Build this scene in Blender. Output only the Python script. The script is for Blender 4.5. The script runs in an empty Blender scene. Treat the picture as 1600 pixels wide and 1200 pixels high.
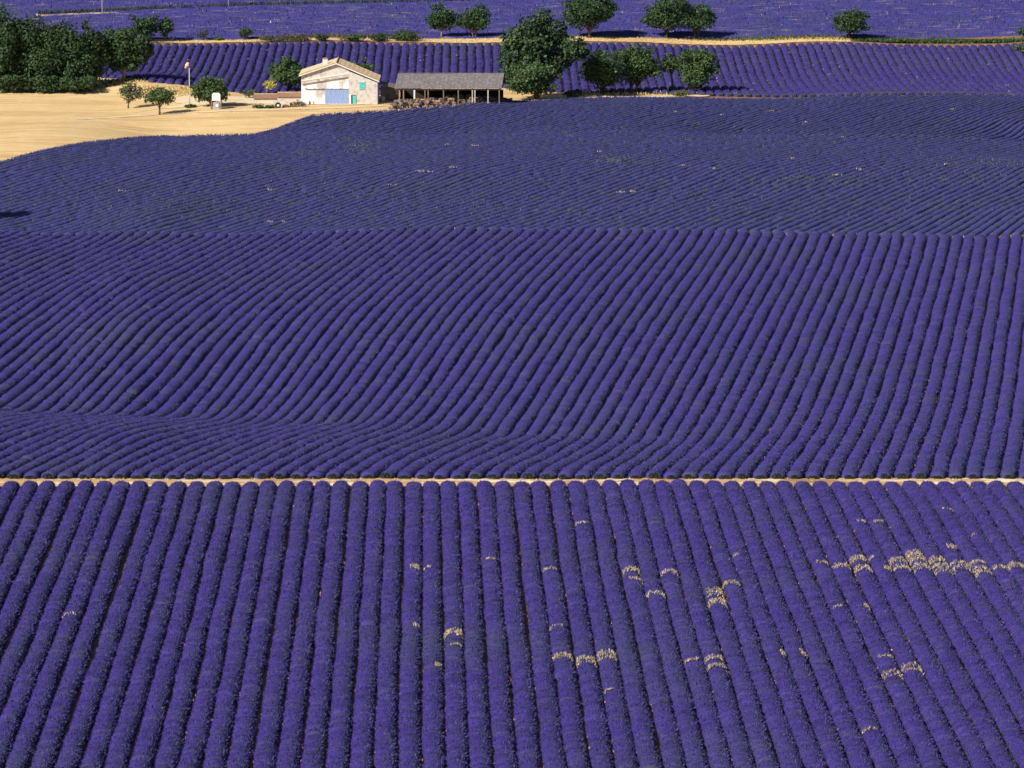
import bpy, math, random
import numpy as np

R = np.random.RandomState(7)
random.seed(7)
SC = bpy.context.scene
COL = SC.collection

# ------------------------------------------------------------------ camera, sky, sun, exposure
F = 6667.0                                  # focal length in pixels of a 1600 px wide picture (150 mm)
PITCH = math.atan(1098 / F)
CP, SP = math.cos(PITCH), math.sin(PITCH)
ZC = 82.0                                   # height of the viewpoint above the valley
cam = bpy.data.cameras.new('camera'); cam_o = bpy.data.objects.new('camera', cam); COL.objects.link(cam_o)
cam_o.location = (0, 0, ZC); cam_o.rotation_euler = (math.pi / 2 - PITCH, 0, 0)
cam.sensor_width = 36.0; cam.lens = 36.0 * F / 1600.0; cam.clip_start = 1.0; cam.clip_end = 20000.0
SC.camera = cam_o

SUN_EL, SUN_AZ = math.radians(36), math.radians(48)     # light travels towards heading 48 deg right of the view
hx, hy = math.sin(SUN_AZ), math.cos(SUN_AZ)             # heading of the light over the ground
w = bpy.data.worlds.new('World'); SC.world = w; w.use_nodes = True
nt = w.node_tree; nt.nodes.clear()
sky = nt.nodes.new('ShaderNodeTexSky'); sky.sky_type = 'NISHITA'; sky.sun_disc = False
sky.sun_elevation = SUN_EL; sky.sun_rotation = math.atan2(-hx, -hy); sky.air_density = 1.0; sky.dust_density = 0.6
bg = nt.nodes.new('ShaderNodeBackground'); bg.inputs['Strength'].default_value = 0.05
wo = nt.nodes.new('ShaderNodeOutputWorld')
nt.links.new(sky.outputs[0], bg.inputs[0]); nt.links.new(bg.outputs[0], wo.inputs[0])
sl = bpy.data.lights.new('sun', 'SUN'); sl.energy = 5.0; sl.angle = math.radians(0.5); sl.color = (1.0, 0.95, 0.87)
so = bpy.data.objects.new('sun', sl); COL.objects.link(so); so.location = (-200, 200, 300)
so.rotation_euler = (math.pi / 2 - SUN_EL, 0, -SUN_AZ)  # -Z axis of the lamp points along (hx, hy, -tan(el))
SC.view_settings.view_transform = 'Standard'; SC.view_settings.look = 'None'
SC.view_settings.exposure = 0.3; SC.view_settings.gamma = 1.0; SC.view_settings.use_curve_mapping = False
SC.render.engine = 'CYCLES'; SC.cycles.max_bounces = 4; SC.cycles.diffuse_bounces = 2

# ------------------------------------------------------------------ terrain: survey points -> thin plate spline
def survey(u, v, d):
    """world point seen at picture position u, v at d metres per pixel (depth / focal length)"""
    u = np.asarray(u, float); v = np.asarray(v, float); d = np.asarray(d, float)
    D = d * F; a = (600 - v) * d
    return (u - 800) * d, D * CP + a * SP, ZC - D * SP + a * CP
def project(X, Y, Z):
    D = Y * CP - (Z - ZC) * SP; a = Y * SP + (Z - ZC) * CP
    return 800 + F * X / D, 600 - F * a / D, D / F

D0 = 0.0654
PTS = []
for v in (752, 860, 980, 1120, 1300, 1500):             # front field: one plane
    for u in (-300, 0, 400, 800, 1200, 1600, 1900):
        PTS.append((u, v, 1.8 / (27.9 + 10 * (v - 752) / 448)))
def s2(u, v, ui): PTS.append((u, v, D0 * (1703 - ui) / (1703 - u)))
for u in (-200, 0, 200, 400, 600, 800, 1000, 1200, 1400, 1600, 1800): s2(u, 738, u)
for u, v, d in ((1540, 640, .0745), (1560, 500, .0857), (1580, 368, .0982), (1400, 366, .0982), (1200, 362, .0982), (1000, 358, .0982)):
    PTS.append((u, v, d))
def column(u, b, l):
    for v, k in l: s2(u, v, b - 28 * k)
column(0, 5, ((715, 2), (688, 4), (666, 6.1), (652, 8.0), (646, 9.2), (641, 10.2), (635, 10.8), (625, 11.3), (608, 12.2), (570, 14.1), (500, 17.7), (430, 23), (390, 27), (363, 30.6)))
column(100, 92, ((707, 2), (680, 4.1), (663, 6), (655, 7.3), (650.5, 8.4), (646.5, 9.2), (641, 9.75), (630, 10.2), (608, 11.2), (570, 12.9), (500, 16.4), (430, 21.6), (390, 25.6), (358, 29.2)))
column(200, 207, ((711, 2), (682, 4), (664, 6), (657, 7.2), (653, 8.2), (649.5, 8.9), (644, 9.4), (630, 10.0), (608, 10.8), (500, 15.3), (430, 20.2)))
column(300, 292, ((710, 1.8), (687, 3.7), (671, 5.4), (661, 6.8), (657, 7.6), (654, 8.2), (648, 8.7), (632, 9.3), (600, 10.4), (550, 12.0), (500, 14.1), (430, 18.8), (390, 22.4), (355, 25.7)))
column(500, 492, ((713, 1.2), (686, 3.2), (672, 4.8), (666, 5.6), (662.5, 6.2), (657, 6.6), (645, 7.0), (600, 8.7), (500, 12.1), (430, 16), (390, 19), (354, 21.9)))
column(800, 797, ((713, 1.5), (694, 2.7), (686, 3.4), (682, 3.9), (676, 4.2), (660, 4.6), (600, 6.3), (500, 9.2), (430, 12), (390, 14), (355, 16.2)))
column(1000, 997, ((715, 1.1), (698, 1.9), (691, 2.4), (685, 2.65), (670, 3.0), (600, 4.7)))
# middle field: level shelf, small crest, dip, gentle rise to the farm
for u in (-200, 250, 700, 1150, 1600, 1850):
    for v, d in ((333, .1006), (300, .1045), (260, .1085), (235, .1130), (212, .1183), (207, .1200), (193, .1216), (174, .1244)):
        if u > 1150 and 205 < v < 240: v += 10
        PTS.append((u, v, d))
G = 0.6                                                  # plant height that the survey of the lavender tops includes
def hpt(u, v, h): PTS.append((u, v, h / ((v - 600) * CP + 1083)))
for u in (760, 1000, 1300, 1600, 1900): hpt(u, 155, 82.0)
for u in (-250, 0, 200): hpt(u, 142, 82.5 - G)
for u in (320, 470, 600): hpt(u, 163, 82.4 - G)
for u in (-250, 0, 150): hpt(u, 200, 82.0 - G)
for u in (-250, 0): hpt(u, 250, 81.3 - G)
for u in (210, 400, 600, 800, 1000, 1250, 1600, 1900):
    PTS.append((u, 150 if u > 700 else 138 if u > 300 else 124, .1295 if u > 700 else .1310))
    PTS.append((u, 112, .1358 if u < 1000 else .1372))
    PTS.append((u, 90, .1385 if u < 1000 else .1395)); PTS.append((u, 66, .1418))
for u in (-300, 100, 500, 900, 1300, 1700, 2000):
    hpt(u, 56, 78.7 - G); hpt(u, 30, 78.4); hpt(u, 0, 78.0); hpt(u, -50, 77.6); hpt(u, -110, 77.2)
PTS = np.array(PTS)
PX, PY, PZ = survey(PTS[:, 0], PTS[:, 1], PTS[:, 2])
SX, SY = 30., 60.
P_ = np.stack([PX / SX, PY / SY], 1); n_ = len(P_)
r2 = ((P_[:, None] - P_[None]) ** 2).sum(-1)
A_ = np.zeros((n_ + 3, n_ + 3)); A_[:n_, :n_] = .5 * r2 * np.log(r2 + 1e-12) + 6e-4 * np.eye(n_)
A_[:n_, n_] = 1; A_[:n_, n_ + 1:] = P_; A_[n_, :n_] = 1; A_[n_ + 1:, :n_] = P_.T
W_ = np.linalg.solve(A_, np.concatenate([PZ, np.zeros(3)]))
def spline(X, Y):
    q = np.stack([X.ravel() / SX, Y.ravel() / SY], 1); out = np.empty(len(q))
    for i in range(0, len(q), 20000):
        r = ((q[i:i + 20000, None] - P_[None]) ** 2).sum(-1)
        out[i:i + 20000] = (.5 * r * np.log(r + 1e-12)) @ W_[:-3] + W_[-3] + q[i:i + 20000] @ W_[-2:]
    return out.reshape(X.shape)
GX0, GX1, GY0, GY1, GS = -190., 190., 270., 1180., 1.25
gx = np.arange(GX0, GX1 + .1, GS); gy = np.arange(GY0, GY1 + .1, GS)
MX, MY = np.meshgrid(gx, gy)
lim = MY * .135 + 22
ZG = spline(np.clip(MX, -lim, lim), MY)
def top(X, Y):
    """height of the plant tops (ground + G) at X, Y"""
    fx = np.clip((np.asarray(X, float) - GX0) / GS, 0, len(gx) - 1.001); fy = np.clip((np.asarray(Y, float) - GY0) / GS, 0, len(gy) - 1.001)
    i = fx.astype(int); j = fy.astype(int); fx = fx - i; fy = fy - j
    return (ZG[j, i] * (1 - fx) + ZG[j, i + 1] * fx) * (1 - fy) + (ZG[j + 1, i] * (1 - fx) + ZG[j + 1, i + 1] * fx) * fy
def gz(X, Y): return top(X, Y) - G
_dd = np.linspace(.0440, .185, 6000)
def at(u, v, lift=0.0):
    """ground point seen at picture position u, v"""
    X, Y, Z = survey(u, v, _dd)
    g = Z - gz(X, Y) - lift
    k = int(np.argmax(g <= 0)) if (g <= 0).any() else len(_dd) - 1
    if k == 0: k = 1
    t = g[k - 1] / (g[k - 1] - g[k] + 1e-12); d = _dd[k - 1] + t * (_dd[k] - _dd[k - 1])
    x, y, z = survey(u, v, d)
    return float(x), float(y), float(gz(x, y)), float(d)

# ------------------------------------------------------------------ mesh and material helpers
def mat(name, color=(.5, .5, .5), rough=.9, spec=.15, noise=None, attr=False, bump=0, bump_scale=20, metal=0):
    """procedural material; noise = [(scale, second colour, low, high, stretch)]; attr = tint from the 'tint' attribute"""
    m = bpy.data.materials.new(name); m.use_nodes = True; t = m.node_tree; b = t.nodes['Principled BSDF']
    b.inputs['Roughness'].default_value = rough; b.inputs['Specular IOR Level'].default_value = spec; b.inputs['Metallic'].default_value = metal
    tc = t.nodes.new('ShaderNodeNewGeometry')
    if attr:
        a = t.nodes.new('ShaderNodeAttribute'); a.attribute_name = 'tint'; cur = a.outputs['Color']
    else:
        a = t.nodes.new('ShaderNodeRGB'); a.outputs[0].default_value = (*color, 1); cur = a.outputs[0]
    for sc, c2, lo, hi, st in (noise or []):
        mp = t.nodes.new('ShaderNodeMapping'); mp.inputs['Scale'].default_value = st
        t.links.new(tc.outputs['Position'], mp.inputs[0])
        n = t.nodes.new('ShaderNodeTexNoise'); n.inputs['Scale'].default_value = sc; n.inputs['Detail'].default_value = 4
        t.links.new(mp.outputs[0], n.inputs['Vector'])
        r = t.nodes.new('ShaderNodeMapRange'); r.inputs[1].default_value = lo; r.inputs[2].default_value = hi; r.clamp = True
        t.links.new(n.outputs[0], r.inputs[0])
        mx = t.nodes.new('ShaderNodeMix'); mx.data_type = 'RGBA'; mx.blend_type = 'MIX'
        t.links.new(r.outputs[0], mx.inputs[0]); t.links.new(cur, mx.inputs[6]); mx.inputs[7].default_value = (*c2, 1); cur = mx.outputs[2]
    t.links.new(cur, b.inputs['Base Color'])
    if bump:
        n = t.nodes.new('ShaderNodeTexNoise'); n.inputs['Scale'].default_value = bump_scale; n.inputs['Detail'].default_value = 3
        t.links.new(tc.outputs['Position'], n.inputs['Vector'])
        bp = t.nodes.new('ShaderNodeBump'); bp.inputs['Strength'].default_value = bump; bp.inputs['Distance'].default_value = .1
        t.links.new(n.outputs[0], bp.inputs['Height']); t.links.new(bp.outputs[0], b.inputs['Normal'])
    return m

def np_mesh(name, V, polys, tint=None, smooth_n=0):
    """mesh from vertex array and a list of (n, k) index arrays"""
    me = bpy.data.meshes.new(name)
    V = np.asarray(V, np.float32)
    polys = [np.asarray(p, np.int32) for p in polys if len(p)]
    me.vertices.add(len(V)); me.vertices.foreach_set('co', V.ravel())
    loops = np.concatenate([p.ravel() for p in polys]); me.loops.add(len(loops)); me.loops.foreach_set('vertex_index', loops)
    sizes = np.concatenate([np.full(len(p), p.shape[1], np.int32) for p in polys])
    st = np.concatenate([[0], np.cumsum(sizes)[:-1]]).astype(np.int32)
    me.polygons.add(len(sizes)); me.polygons.foreach_set('loop_start', st)
    sm = np.zeros(len(sizes), bool); sm[:smooth_n] = True; me.polygons.foreach_set('use_smooth', sm)
    if tint is not None:
        at_ = me.color_attributes.new('tint', 'FLOAT_COLOR', 'POINT')
        c = np.ones((len(V), 4), np.float32); c[:, :3] = tint; at_.data.foreach_set('color', c.ravel())
    me.update(calc_edges=True)
    return me
def obj(name, me, m=None, parent=None, loc=None):
    o = bpy.data.objects.new(name, me); COL.objects.link(o)
    if m is not None and len(me.materials) == 0: me.materials.append(m)
    if parent is not None: o.parent = parent
    if loc is not None: o.location = loc
    return o
def tag(o, label=None, cat=None, group=None, kind=None):
    if label: o['label'] = label
    if cat: o['category'] = cat
    if group: o['group'] = group
    if kind: o['kind'] = kind
    return o
def thing(name, label, cat, loc, rz=0, group=None):
    o = bpy.data.objects.new(name, None); COL.objects.link(o); o.location = loc; o.rotation_euler = (0, 0, rz)
    o.empty_display_size = .3
    return tag(o, label, cat, group)
class MB:
    """collects boxes, prisms and tubes into one mesh"""
    def __init__(s): s.v = []; s.f = []
    def add(s, vs, fs):
        b = len(s.v); s.v += [tuple(x) for x in vs]; s.f += [tuple(i + b for i in f) for f in fs]
    def box(s, x0, x1, y0, y1, z0, z1):
        s.add([(x0, y0, z0), (x1, y0, z0), (x1, y1, z0), (x0, y1, z0), (x0, y0, z1), (x1, y0, z1), (x1, y1, z1), (x0, y1, z1)],
              [(0, 3, 2, 1), (4, 5, 6, 7), (0, 1, 5, 4), (1, 2, 6, 5), (2, 3, 7, 6), (3, 0, 4, 7)])
    def prism(s, pts, y0, y1):
        """polygon in x, z (counter-clockwise from the front) extruded in y"""
        n = len(pts)
        s.add([(x, y0, z) for x, z in pts] + [(x, y1, z) for x, z in pts],
              [tuple(range(n)), tuple(range(2 * n - 1, n - 1, -1))] + [(i, i + n, (i + 1) % n + n, (i + 1) % n) for i in range(n)])
    def tube(s, p, r, n=8):
        """p: list of points, r: list of radii"""
        p = [np.array(q, float) for q in p]; rings = []
        for k, q in enumerate(p):
            d = p[min(k + 1, len(p) - 1)] - p[max(k - 1, 0)]; d /= np.linalg.norm(d) + 1e-9
            a = np.cross(d, (0, 1, 0) if abs(d[1]) < .9 else (1, 0, 0)); a /= np.linalg.norm(a); b = np.cross(d, a)
            rings.append([q + r[k] * (math.cos(2 * math.pi * i / n) * a + math.sin(2 * math.pi * i / n) * b) for i in range(n)])
        base = len(s.v); s.v += [tuple(x) for rg in rings for x in rg]
        for k in range(len(p) - 1):
            for i in range(n):
                s.f.append((base + k * n + i, base + k * n + (i + 1) % n, base + (k + 1) * n + (i + 1) % n, base + (k + 1) * n + i))
        s.f.append(tuple(base + i for i in range(n))[::-1]); s.f.append(tuple(base + (len(p) - 1) * n + i for i in range(n)))
    def mesh(s, name, smooth=False):
        me = bpy.data.meshes.new(name); me.from_pydata(s.v, [], s.f)
        if smooth: me.polygons.foreach_set('use_smooth', [True] * len(me.polygons))
        me.update(); return me
    def build(s, name, m, parent=None, loc=None, smooth=False): return obj(name, s.mesh(name, smooth), m, parent, loc)

def inside(poly, X, Y):
    X = np.asarray(X); Y = np.asarray(Y); r = np.zeros(X.shape, bool); n = len(poly)
    for i in range(n):
        x0, y0 = poly[i]; x1, y1 = poly[(i + 1) % n]
        if y0 == y1: continue
        r ^= ((y0 > Y) != (y1 > Y)) & (X < (x1 - x0) * (Y - y0) / (y1 - y0) + x0)
    return r
def ground_poly(pix): return [at(u, v)[:2] for u, v in pix]
def sheet(name, poly, dz, m, step=.6, rough=0.0, label=None):
    P = np.array(poly); x = np.arange(P[:, 0].min(), P[:, 0].max() + step, step); y = np.arange(P[:, 1].min(), P[:, 1].max() + step, step)
    X, Y = np.meshgrid(x, y); Z = gz(X, Y) + dz + rough * R.rand(*X.shape)
    nx = len(x); idx = np.arange(X.size).reshape(X.shape)
    C = inside(poly, X[:-1, :-1] + step / 2, Y[:-1, :-1] + step / 2)
    Q = np.stack([idx[:-1, :-1][C], idx[:-1, 1:][C], idx[1:, 1:][C], idx[1:, :-1][C]], 1)
    used = np.unique(Q); rm = np.full(X.size, -1); rm[used] = np.arange(len(used))
    V = np.stack([X.ravel()[used], Y.ravel()[used], Z.ravel()[used]], 1)
    o = obj(name, np_mesh(name, V, [rm[Q]], smooth_n=len(Q)), m)
    return tag(o, label, None, None, 'structure')

# ------------------------------------------------------------------ materials of the setting
M_SOIL = mat('dry_soil', (.30, .17, .085), noise=[(.9, (.20, .11, .06), .45, .6, (1, 1, 1)), (6, (.42, .27, .15), .55, .7, (1, 1, 1))], bump=.5, bump_scale=6)
M_PATH = mat('sandy_track', (.56, .34, .15), noise=[(1.2, (.50, .28, .12), .45, .65, (1, 1, 1)), (5, (.80, .58, .33), .52, .7, (1, 1, 1)), (.35, (.86, .70, .48), .5, .62, (.5, 1.5, 1)), (.22, (.40, .23, .10), .52, .66, (.6, 1.2, 1))], bump=.6, bump_scale=5)
M_STRAW = mat('mown_straw', (.72, .51, .25), noise=[(.10, (.60, .39, .175), .47, .62, (.25, 1.3, 1)), (.8, (.82, .60, .31), .5, .7, (.3, 1.2, 1)), (.28, (.56, .37, .17), .55, .68, (.2, 1.6, 1)), (5, (.42, .27, .12), .55, .75, (1, 1, 1))], bump=.7, bump_scale=3)
M_YARD = mat('pale_gravel', (.74, .58, .37), noise=[(.5, (.60, .42, .22), .5, .65, (.4, 1, 1)), (4, (.82, .70, .5), .5, .7, (1, 1, 1))], bump=.4, bump_scale=5)
M_LAV = mat('lavender', attr=True, rough=.85, spec=.1, noise=[(.35, (.075, .062, .20), .56, .9, (1, 1, 1)), (.045, (.058, .064, .125), .50, .95, (1, 1, 1)), (1.6, (.050, .060, .080), .60, 1.0, (1, 1, 1))])
M_LEAF = mat('leaves', attr=True, rough=.6, spec=.2)
M_BARK = mat('bark', (.10, .075, .055), noise=[(4, (.18, .14, .10), .5, .7, (1, 1, .3))], bump=.5, bump_scale=12)

# ------------------------------------------------------------------ the ground
idx = np.arange(MX.size).reshape(MX.shape)
Q = np.stack([idx[:-1, :-1].ravel(), idx[:-1, 1:].ravel(), idx[1:, 1:].ravel(), idx[1:, :-1].ravel()], 1)
ground = obj('ground', np_mesh('ground', np.stack([MX.ravel(), MY.ravel(), (ZG - G).ravel()], 1), [Q], smooth_n=len(Q)), M_SOIL)
tag(ground, kind='structure')
# the plain around and beyond the surveyed valley, out to low hills at the horizon
def apron():
    xs = np.unique(np.concatenate([np.linspace(-9000, GX0, 24), np.linspace(GX0, GX1, 20), np.linspace(GX1, 9000, 24)]))
    ys = np.unique(np.concatenate([np.linspace(-2500, GY0, 16), np.linspace(GY0, GY1, 26), np.linspace(GY1, 9000, 30)]))
    X, Y = np.meshgrid(xs, ys)
    Z = gz(np.clip(X, GX0 + .5, GX1 - .5), np.clip(Y, GY0 + .5, GY1 - .5))
    dist = np.maximum(np.maximum(GX0 - X, X - GX1), np.maximum(GY0 - Y, Y - GY1)); dist = np.maximum(dist, 0)
    hill = np.maximum(0, np.hypot(X, Y - 600) - 3500) / 5000 * 420 * (1 + .4 * np.sin(X / 900) * np.cos(Y / 1300))
    Z = Z * np.exp(-dist / 500) + 3.5 * (1 - np.exp(-dist / 500)) * (Y > GY0) + hill
    near = Y < 240                                     # the hillside the picture is taken from
    Z = np.where(near, np.minimum(ZC - 6, Z + (240 - Y) * .33), Z)
    inner = (X > GX0 + 1) & (X < GX1 - 1) & (Y > GY0 + 1) & (Y < GY1 - 1)
    Z = np.where(inner, Z - 12, Z)
    i = np.arange(X.size).reshape(X.shape)
    q = np.stack([i[:-1, :-1].ravel(), i[:-1, 1:].ravel(), i[1:, 1:].ravel(), i[1:, :-1].ravel()], 1)
    m = mat('far_fields', (.26, .19, .10), noise=[(.004, (.12, .10, .22), .48, .54, (1, 2, 1)), (.012, (.06, .08, .035), .55, .6, (1, 1, 1))])
    tag(obj('terrain', np_mesh('terrain', np.stack([X.ravel(), Y.ravel(), Z.ravel()], 1), [q], smooth_n=len(q)), m), kind='structure')
apron()

# ------------------------------------------------------------------ lavender rows
VIOLET = dict(base=(.044, .031, .168), grey=(.044, .047, .092), fl=((.072, .043, .270), (.064, .070, .136), (.100, .115, .060)), green=.20, yellow=.022)
VIOLET2 = dict(base=(.050, .036, .198), grey=(.050, .055, .104), fl=((.082, .050, .306), (.072, .082, .160), (.105, .125, .065)), green=.22, yellow=.03)
SLATE = dict(base=(.054, .048, .205), grey=(.056, .067, .120), fl=((.074, .060, .290), (.078, .096, .150), (.100, .125, .060)), green=.28, yellow=.035)
def row_mesh(name, cx, cy, Wd, H, ds, nt_, spikes, slen, pal, seed, ends=(True, True), plant=.85, green_foot=.0):
    """one clipped hedge of lavender along the centre line cx, cy (arrays); returns mesh and origin"""
    r = np.random.RandomState(seed)
    seg = np.concatenate([[0], np.cumsum(np.hypot(np.diff(cx), np.diff(cy)))]); L = seg[-1]
    n = max(4, int(L / ds)); s = np.linspace(0, L, n)
    x = np.interp(s, seg, cx); y = np.interp(s, seg, cy)
    # slight meander of the planting line, uneven width and height from plant to plant
    kn = np.linspace(0, L, max(3, int(L / 7))); me_ = np.interp(s, kn, r.normal(0, .06, len(kn)))
    tx = np.gradient(x, s); ty = np.gradient(y, s); ln = np.hypot(tx, ty); tx /= ln; ty /= ln
    nx_, ny_ = ty, -tx                                # to the right of the direction of travel
    npl = int(L / plant) + 3
    edge = np.cumsum(plant * r.uniform(.75, 1.3, npl)) - plant
    pi = np.clip(np.searchsorted(edge, s), 1, npl - 1); fr = (s - edge[pi - 1]) / (edge[pi] - edge[pi - 1] + 1e-6)
    groove = 1 - np.clip(np.abs(np.sin(np.pi * np.clip(fr, 0, 1))) * 2.2, 0, 1)
    pw = r.normal(1, .045, npl + 1)[pi]; ph = (r.normal(1, .06, npl + 1) * np.where(r.rand(npl + 1) < .006, .55, 1))[pi]; pc = r.normal(0, 1, npl + 1)[pi]; pg = (r.rand(npl + 1)[pi] < .45)
    cap = np.ones(n)
    if ends[0]: cap = np.minimum(cap, np.sqrt(np.clip(1 - (1 - np.clip(s / .75, 0, 1)) ** 2, .02, 1)))
    if ends[1]: cap = np.minimum(cap, np.sqrt(np.clip(1 - (1 - np.clip((L - s) / .75, 0, 1)) ** 2, .02, 1)))
    th = np.linspace(0, np.pi, nt_ + 1)
    co = np.sign(np.cos(th)) * np.abs(np.cos(th)) ** .85; si = np.sin(th) ** .74
    hw = Wd / 2 * pw * (1 - .08 * groove) * (.35 + .65 * cap); hh = H * ph * (1 - .13 * groove) * cap
    off = co[None] * hw[:, None] + r.normal(0, .02, (n, nt_ + 1)) + me_[:, None]
    up = si[None] * hh[:, None] * (1 + r.normal(0, .025, (n, nt_ + 1)))
    VX = x[:, None] + nx_[:, None] * off; VY = y[:, None] + ny_[:, None] * off
    VZ = gz(VX, VY) + up - .02
    o = np.array([x[0], y[0], float(gz(x[0], y[0]))])
    V = np.stack([VX, VY, VZ], -1).reshape(-1, 3) - o
    base = np.array(pal['base']); C = base[None, None] * (1 + .10 * pc[:, None, None]) * np.ones((n, nt_ + 1, 1))
    C = C * (1 + r.normal(0, .10, (n, nt_ + 1, 1)))
    wg = np.clip(pal['green'] + .5 * nx_[:, None] * np.cos(th)[None], 0, .7)[..., None]; C = C * (1 - wg) + np.array(pal['grey']) * wg  # base colour greyed towards the right flank to stand in for its shade
    gr = (groove * pg)[:, None, None] * .65
    C = C * (1 - gr) + np.array(pal['fl'][2]) * .8 * gr
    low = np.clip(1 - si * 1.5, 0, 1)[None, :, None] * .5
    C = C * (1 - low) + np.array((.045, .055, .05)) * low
    C = C.reshape(-1, 3)
    ii = np.arange(n * (nt_ + 1)).reshape(n, nt_ + 1)
    Qs = np.stack([ii[:-1, :-1].ravel(), ii[1:, :-1].ravel(), ii[1:, 1:].ravel(), ii[:-1, 1:].ravel()], 1)
    # flower spikes
    ns = int(spikes * L * (Wd + H))
    a = r.rand(ns) * (n - 1); b = (.06 + .88 * r.rand(ns)) * nt_
    ia = a.astype(int); ib = np.minimum(b.astype(int), nt_ - 1); fa = (a - ia)[:, None]; fb = (b - ib)[:, None]
    g = V.reshape(n, nt_ + 1, 3); p = g[ia, ib] * (1 - fa) * (1 - fb) + g[np.minimum(ia + 1, n - 1), ib] * fa * (1 - fb) + g[ia, ib + 1] * (1 - fa) * fb + g[np.minimum(ia + 1, n - 1), ib + 1] * fa * fb
    tt = b / nt_ * np.pi
    nr = np.stack([nx_[ia] * np.cos(tt), ny_[ia] * np.cos(tt), np.sin(tt) * .9 + .25], 1) + r.normal(0, .26, (ns, 3))
    nr /= np.linalg.norm(nr, axis=1, keepdims=True)
    sd = np.cross(nr, r.normal(0, 1, (ns, 3))); sd /= np.linalg.norm(sd, axis=1, keepdims=True)
    l = (slen * r.uniform(.6, 1.35, ns) * np.where(r.rand(ns) < .06, 1.7, 1))[:, None]; wdt = l * .27
    T = np.stack([p - nr * l * .25 - sd * wdt, p - nr * l * .25 + sd * wdt, p + nr * l], 1).reshape(-1, 3)
    shade_side = nx_[ia] * np.cos(tt)                           # sunny left flank kept violet, shaded right flank painted grey-green
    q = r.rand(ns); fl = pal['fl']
    py_ = pal['yellow'] + .42 * (groove * pg)[ia]; pgr = np.clip(pal['green'] + .04 * pc[ia] + .50 * shade_side, .05, .62)
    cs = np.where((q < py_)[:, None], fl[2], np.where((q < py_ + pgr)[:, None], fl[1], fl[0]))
    cs = cs * r.uniform(.72, 1.28, (ns, 1)) * (1 + .07 * pc[ia][:, None])
    allV = np.concatenate([V, T]); tri = np.arange(ns * 3).reshape(-1, 3) + len(V)
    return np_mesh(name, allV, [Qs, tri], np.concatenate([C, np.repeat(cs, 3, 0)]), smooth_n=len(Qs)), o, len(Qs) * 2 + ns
TRIS = [0]
def ordinal(n): return '%d%s' % (n, 'th' if 10 <= n % 100 <= 20 else {1: 'st', 2: 'nd', 3: 'rd'}.get(n % 10, 'th'))
def make_row(seed, cx, cy, label, group, **kw):
    me, o, nt2 = row_mesh('lavender_row', cx, cy, seed=seed, **kw); TRIS[0] += nt2
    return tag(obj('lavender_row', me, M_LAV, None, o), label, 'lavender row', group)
def join_rows(name, rows, seed, label, **kw):
    Vs, Fs, Ts, Cs, b = [], [], [], [], 0
    for k, (cx, cy) in enumerate(rows):
        me, o, nt2 = row_mesh('tmp', cx, cy, seed=seed + k, **kw); TRIS[0] += nt2
        nv = len(me.vertices); v = np.empty(nv * 3, np.float32); me.vertices.foreach_get('co', v); v = v.reshape(-1, 3) + o
        c = np.empty(nv * 4, np.float32); me.color_attributes['tint'].data.foreach_get('color', c)
        st = np.empty(len(me.polygons), np.int32); me.polygons.foreach_get('loop_total', st)
        lp = np.empty(len(me.loops), np.int32); me.loops.foreach_get('vertex_index', lp)
        nq = int((st == 4).sum()); Fs.append(lp[:nq * 4].reshape(-1, 4) + b); Ts.append(lp[nq * 4:].reshape(-1, 3) + b)
        Vs.append(v); Cs.append(c.reshape(-1, 4)[:, :3]); b += nv; bpy.data.meshes.remove(me)
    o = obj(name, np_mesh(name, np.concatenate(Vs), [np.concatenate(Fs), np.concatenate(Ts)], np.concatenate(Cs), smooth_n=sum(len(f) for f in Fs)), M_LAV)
    return tag(o, label, None, None, 'stuff')
def line_in(poly, x0, y0, m, ya, yb, step=1.0):
    Y = np.arange(ya, yb, step) if yb > ya else np.arange(ya, yb, -step)
    X = x0 + (Y - y0) * m; k = np.where(inside(poly, X, Y))[0]
    if len(k) < 5: return None
    runs = np.split(k, np.where(np.diff(k) > 1)[0] + 1); k = max(runs, key=len)
    return X[k], Y[k]

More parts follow.
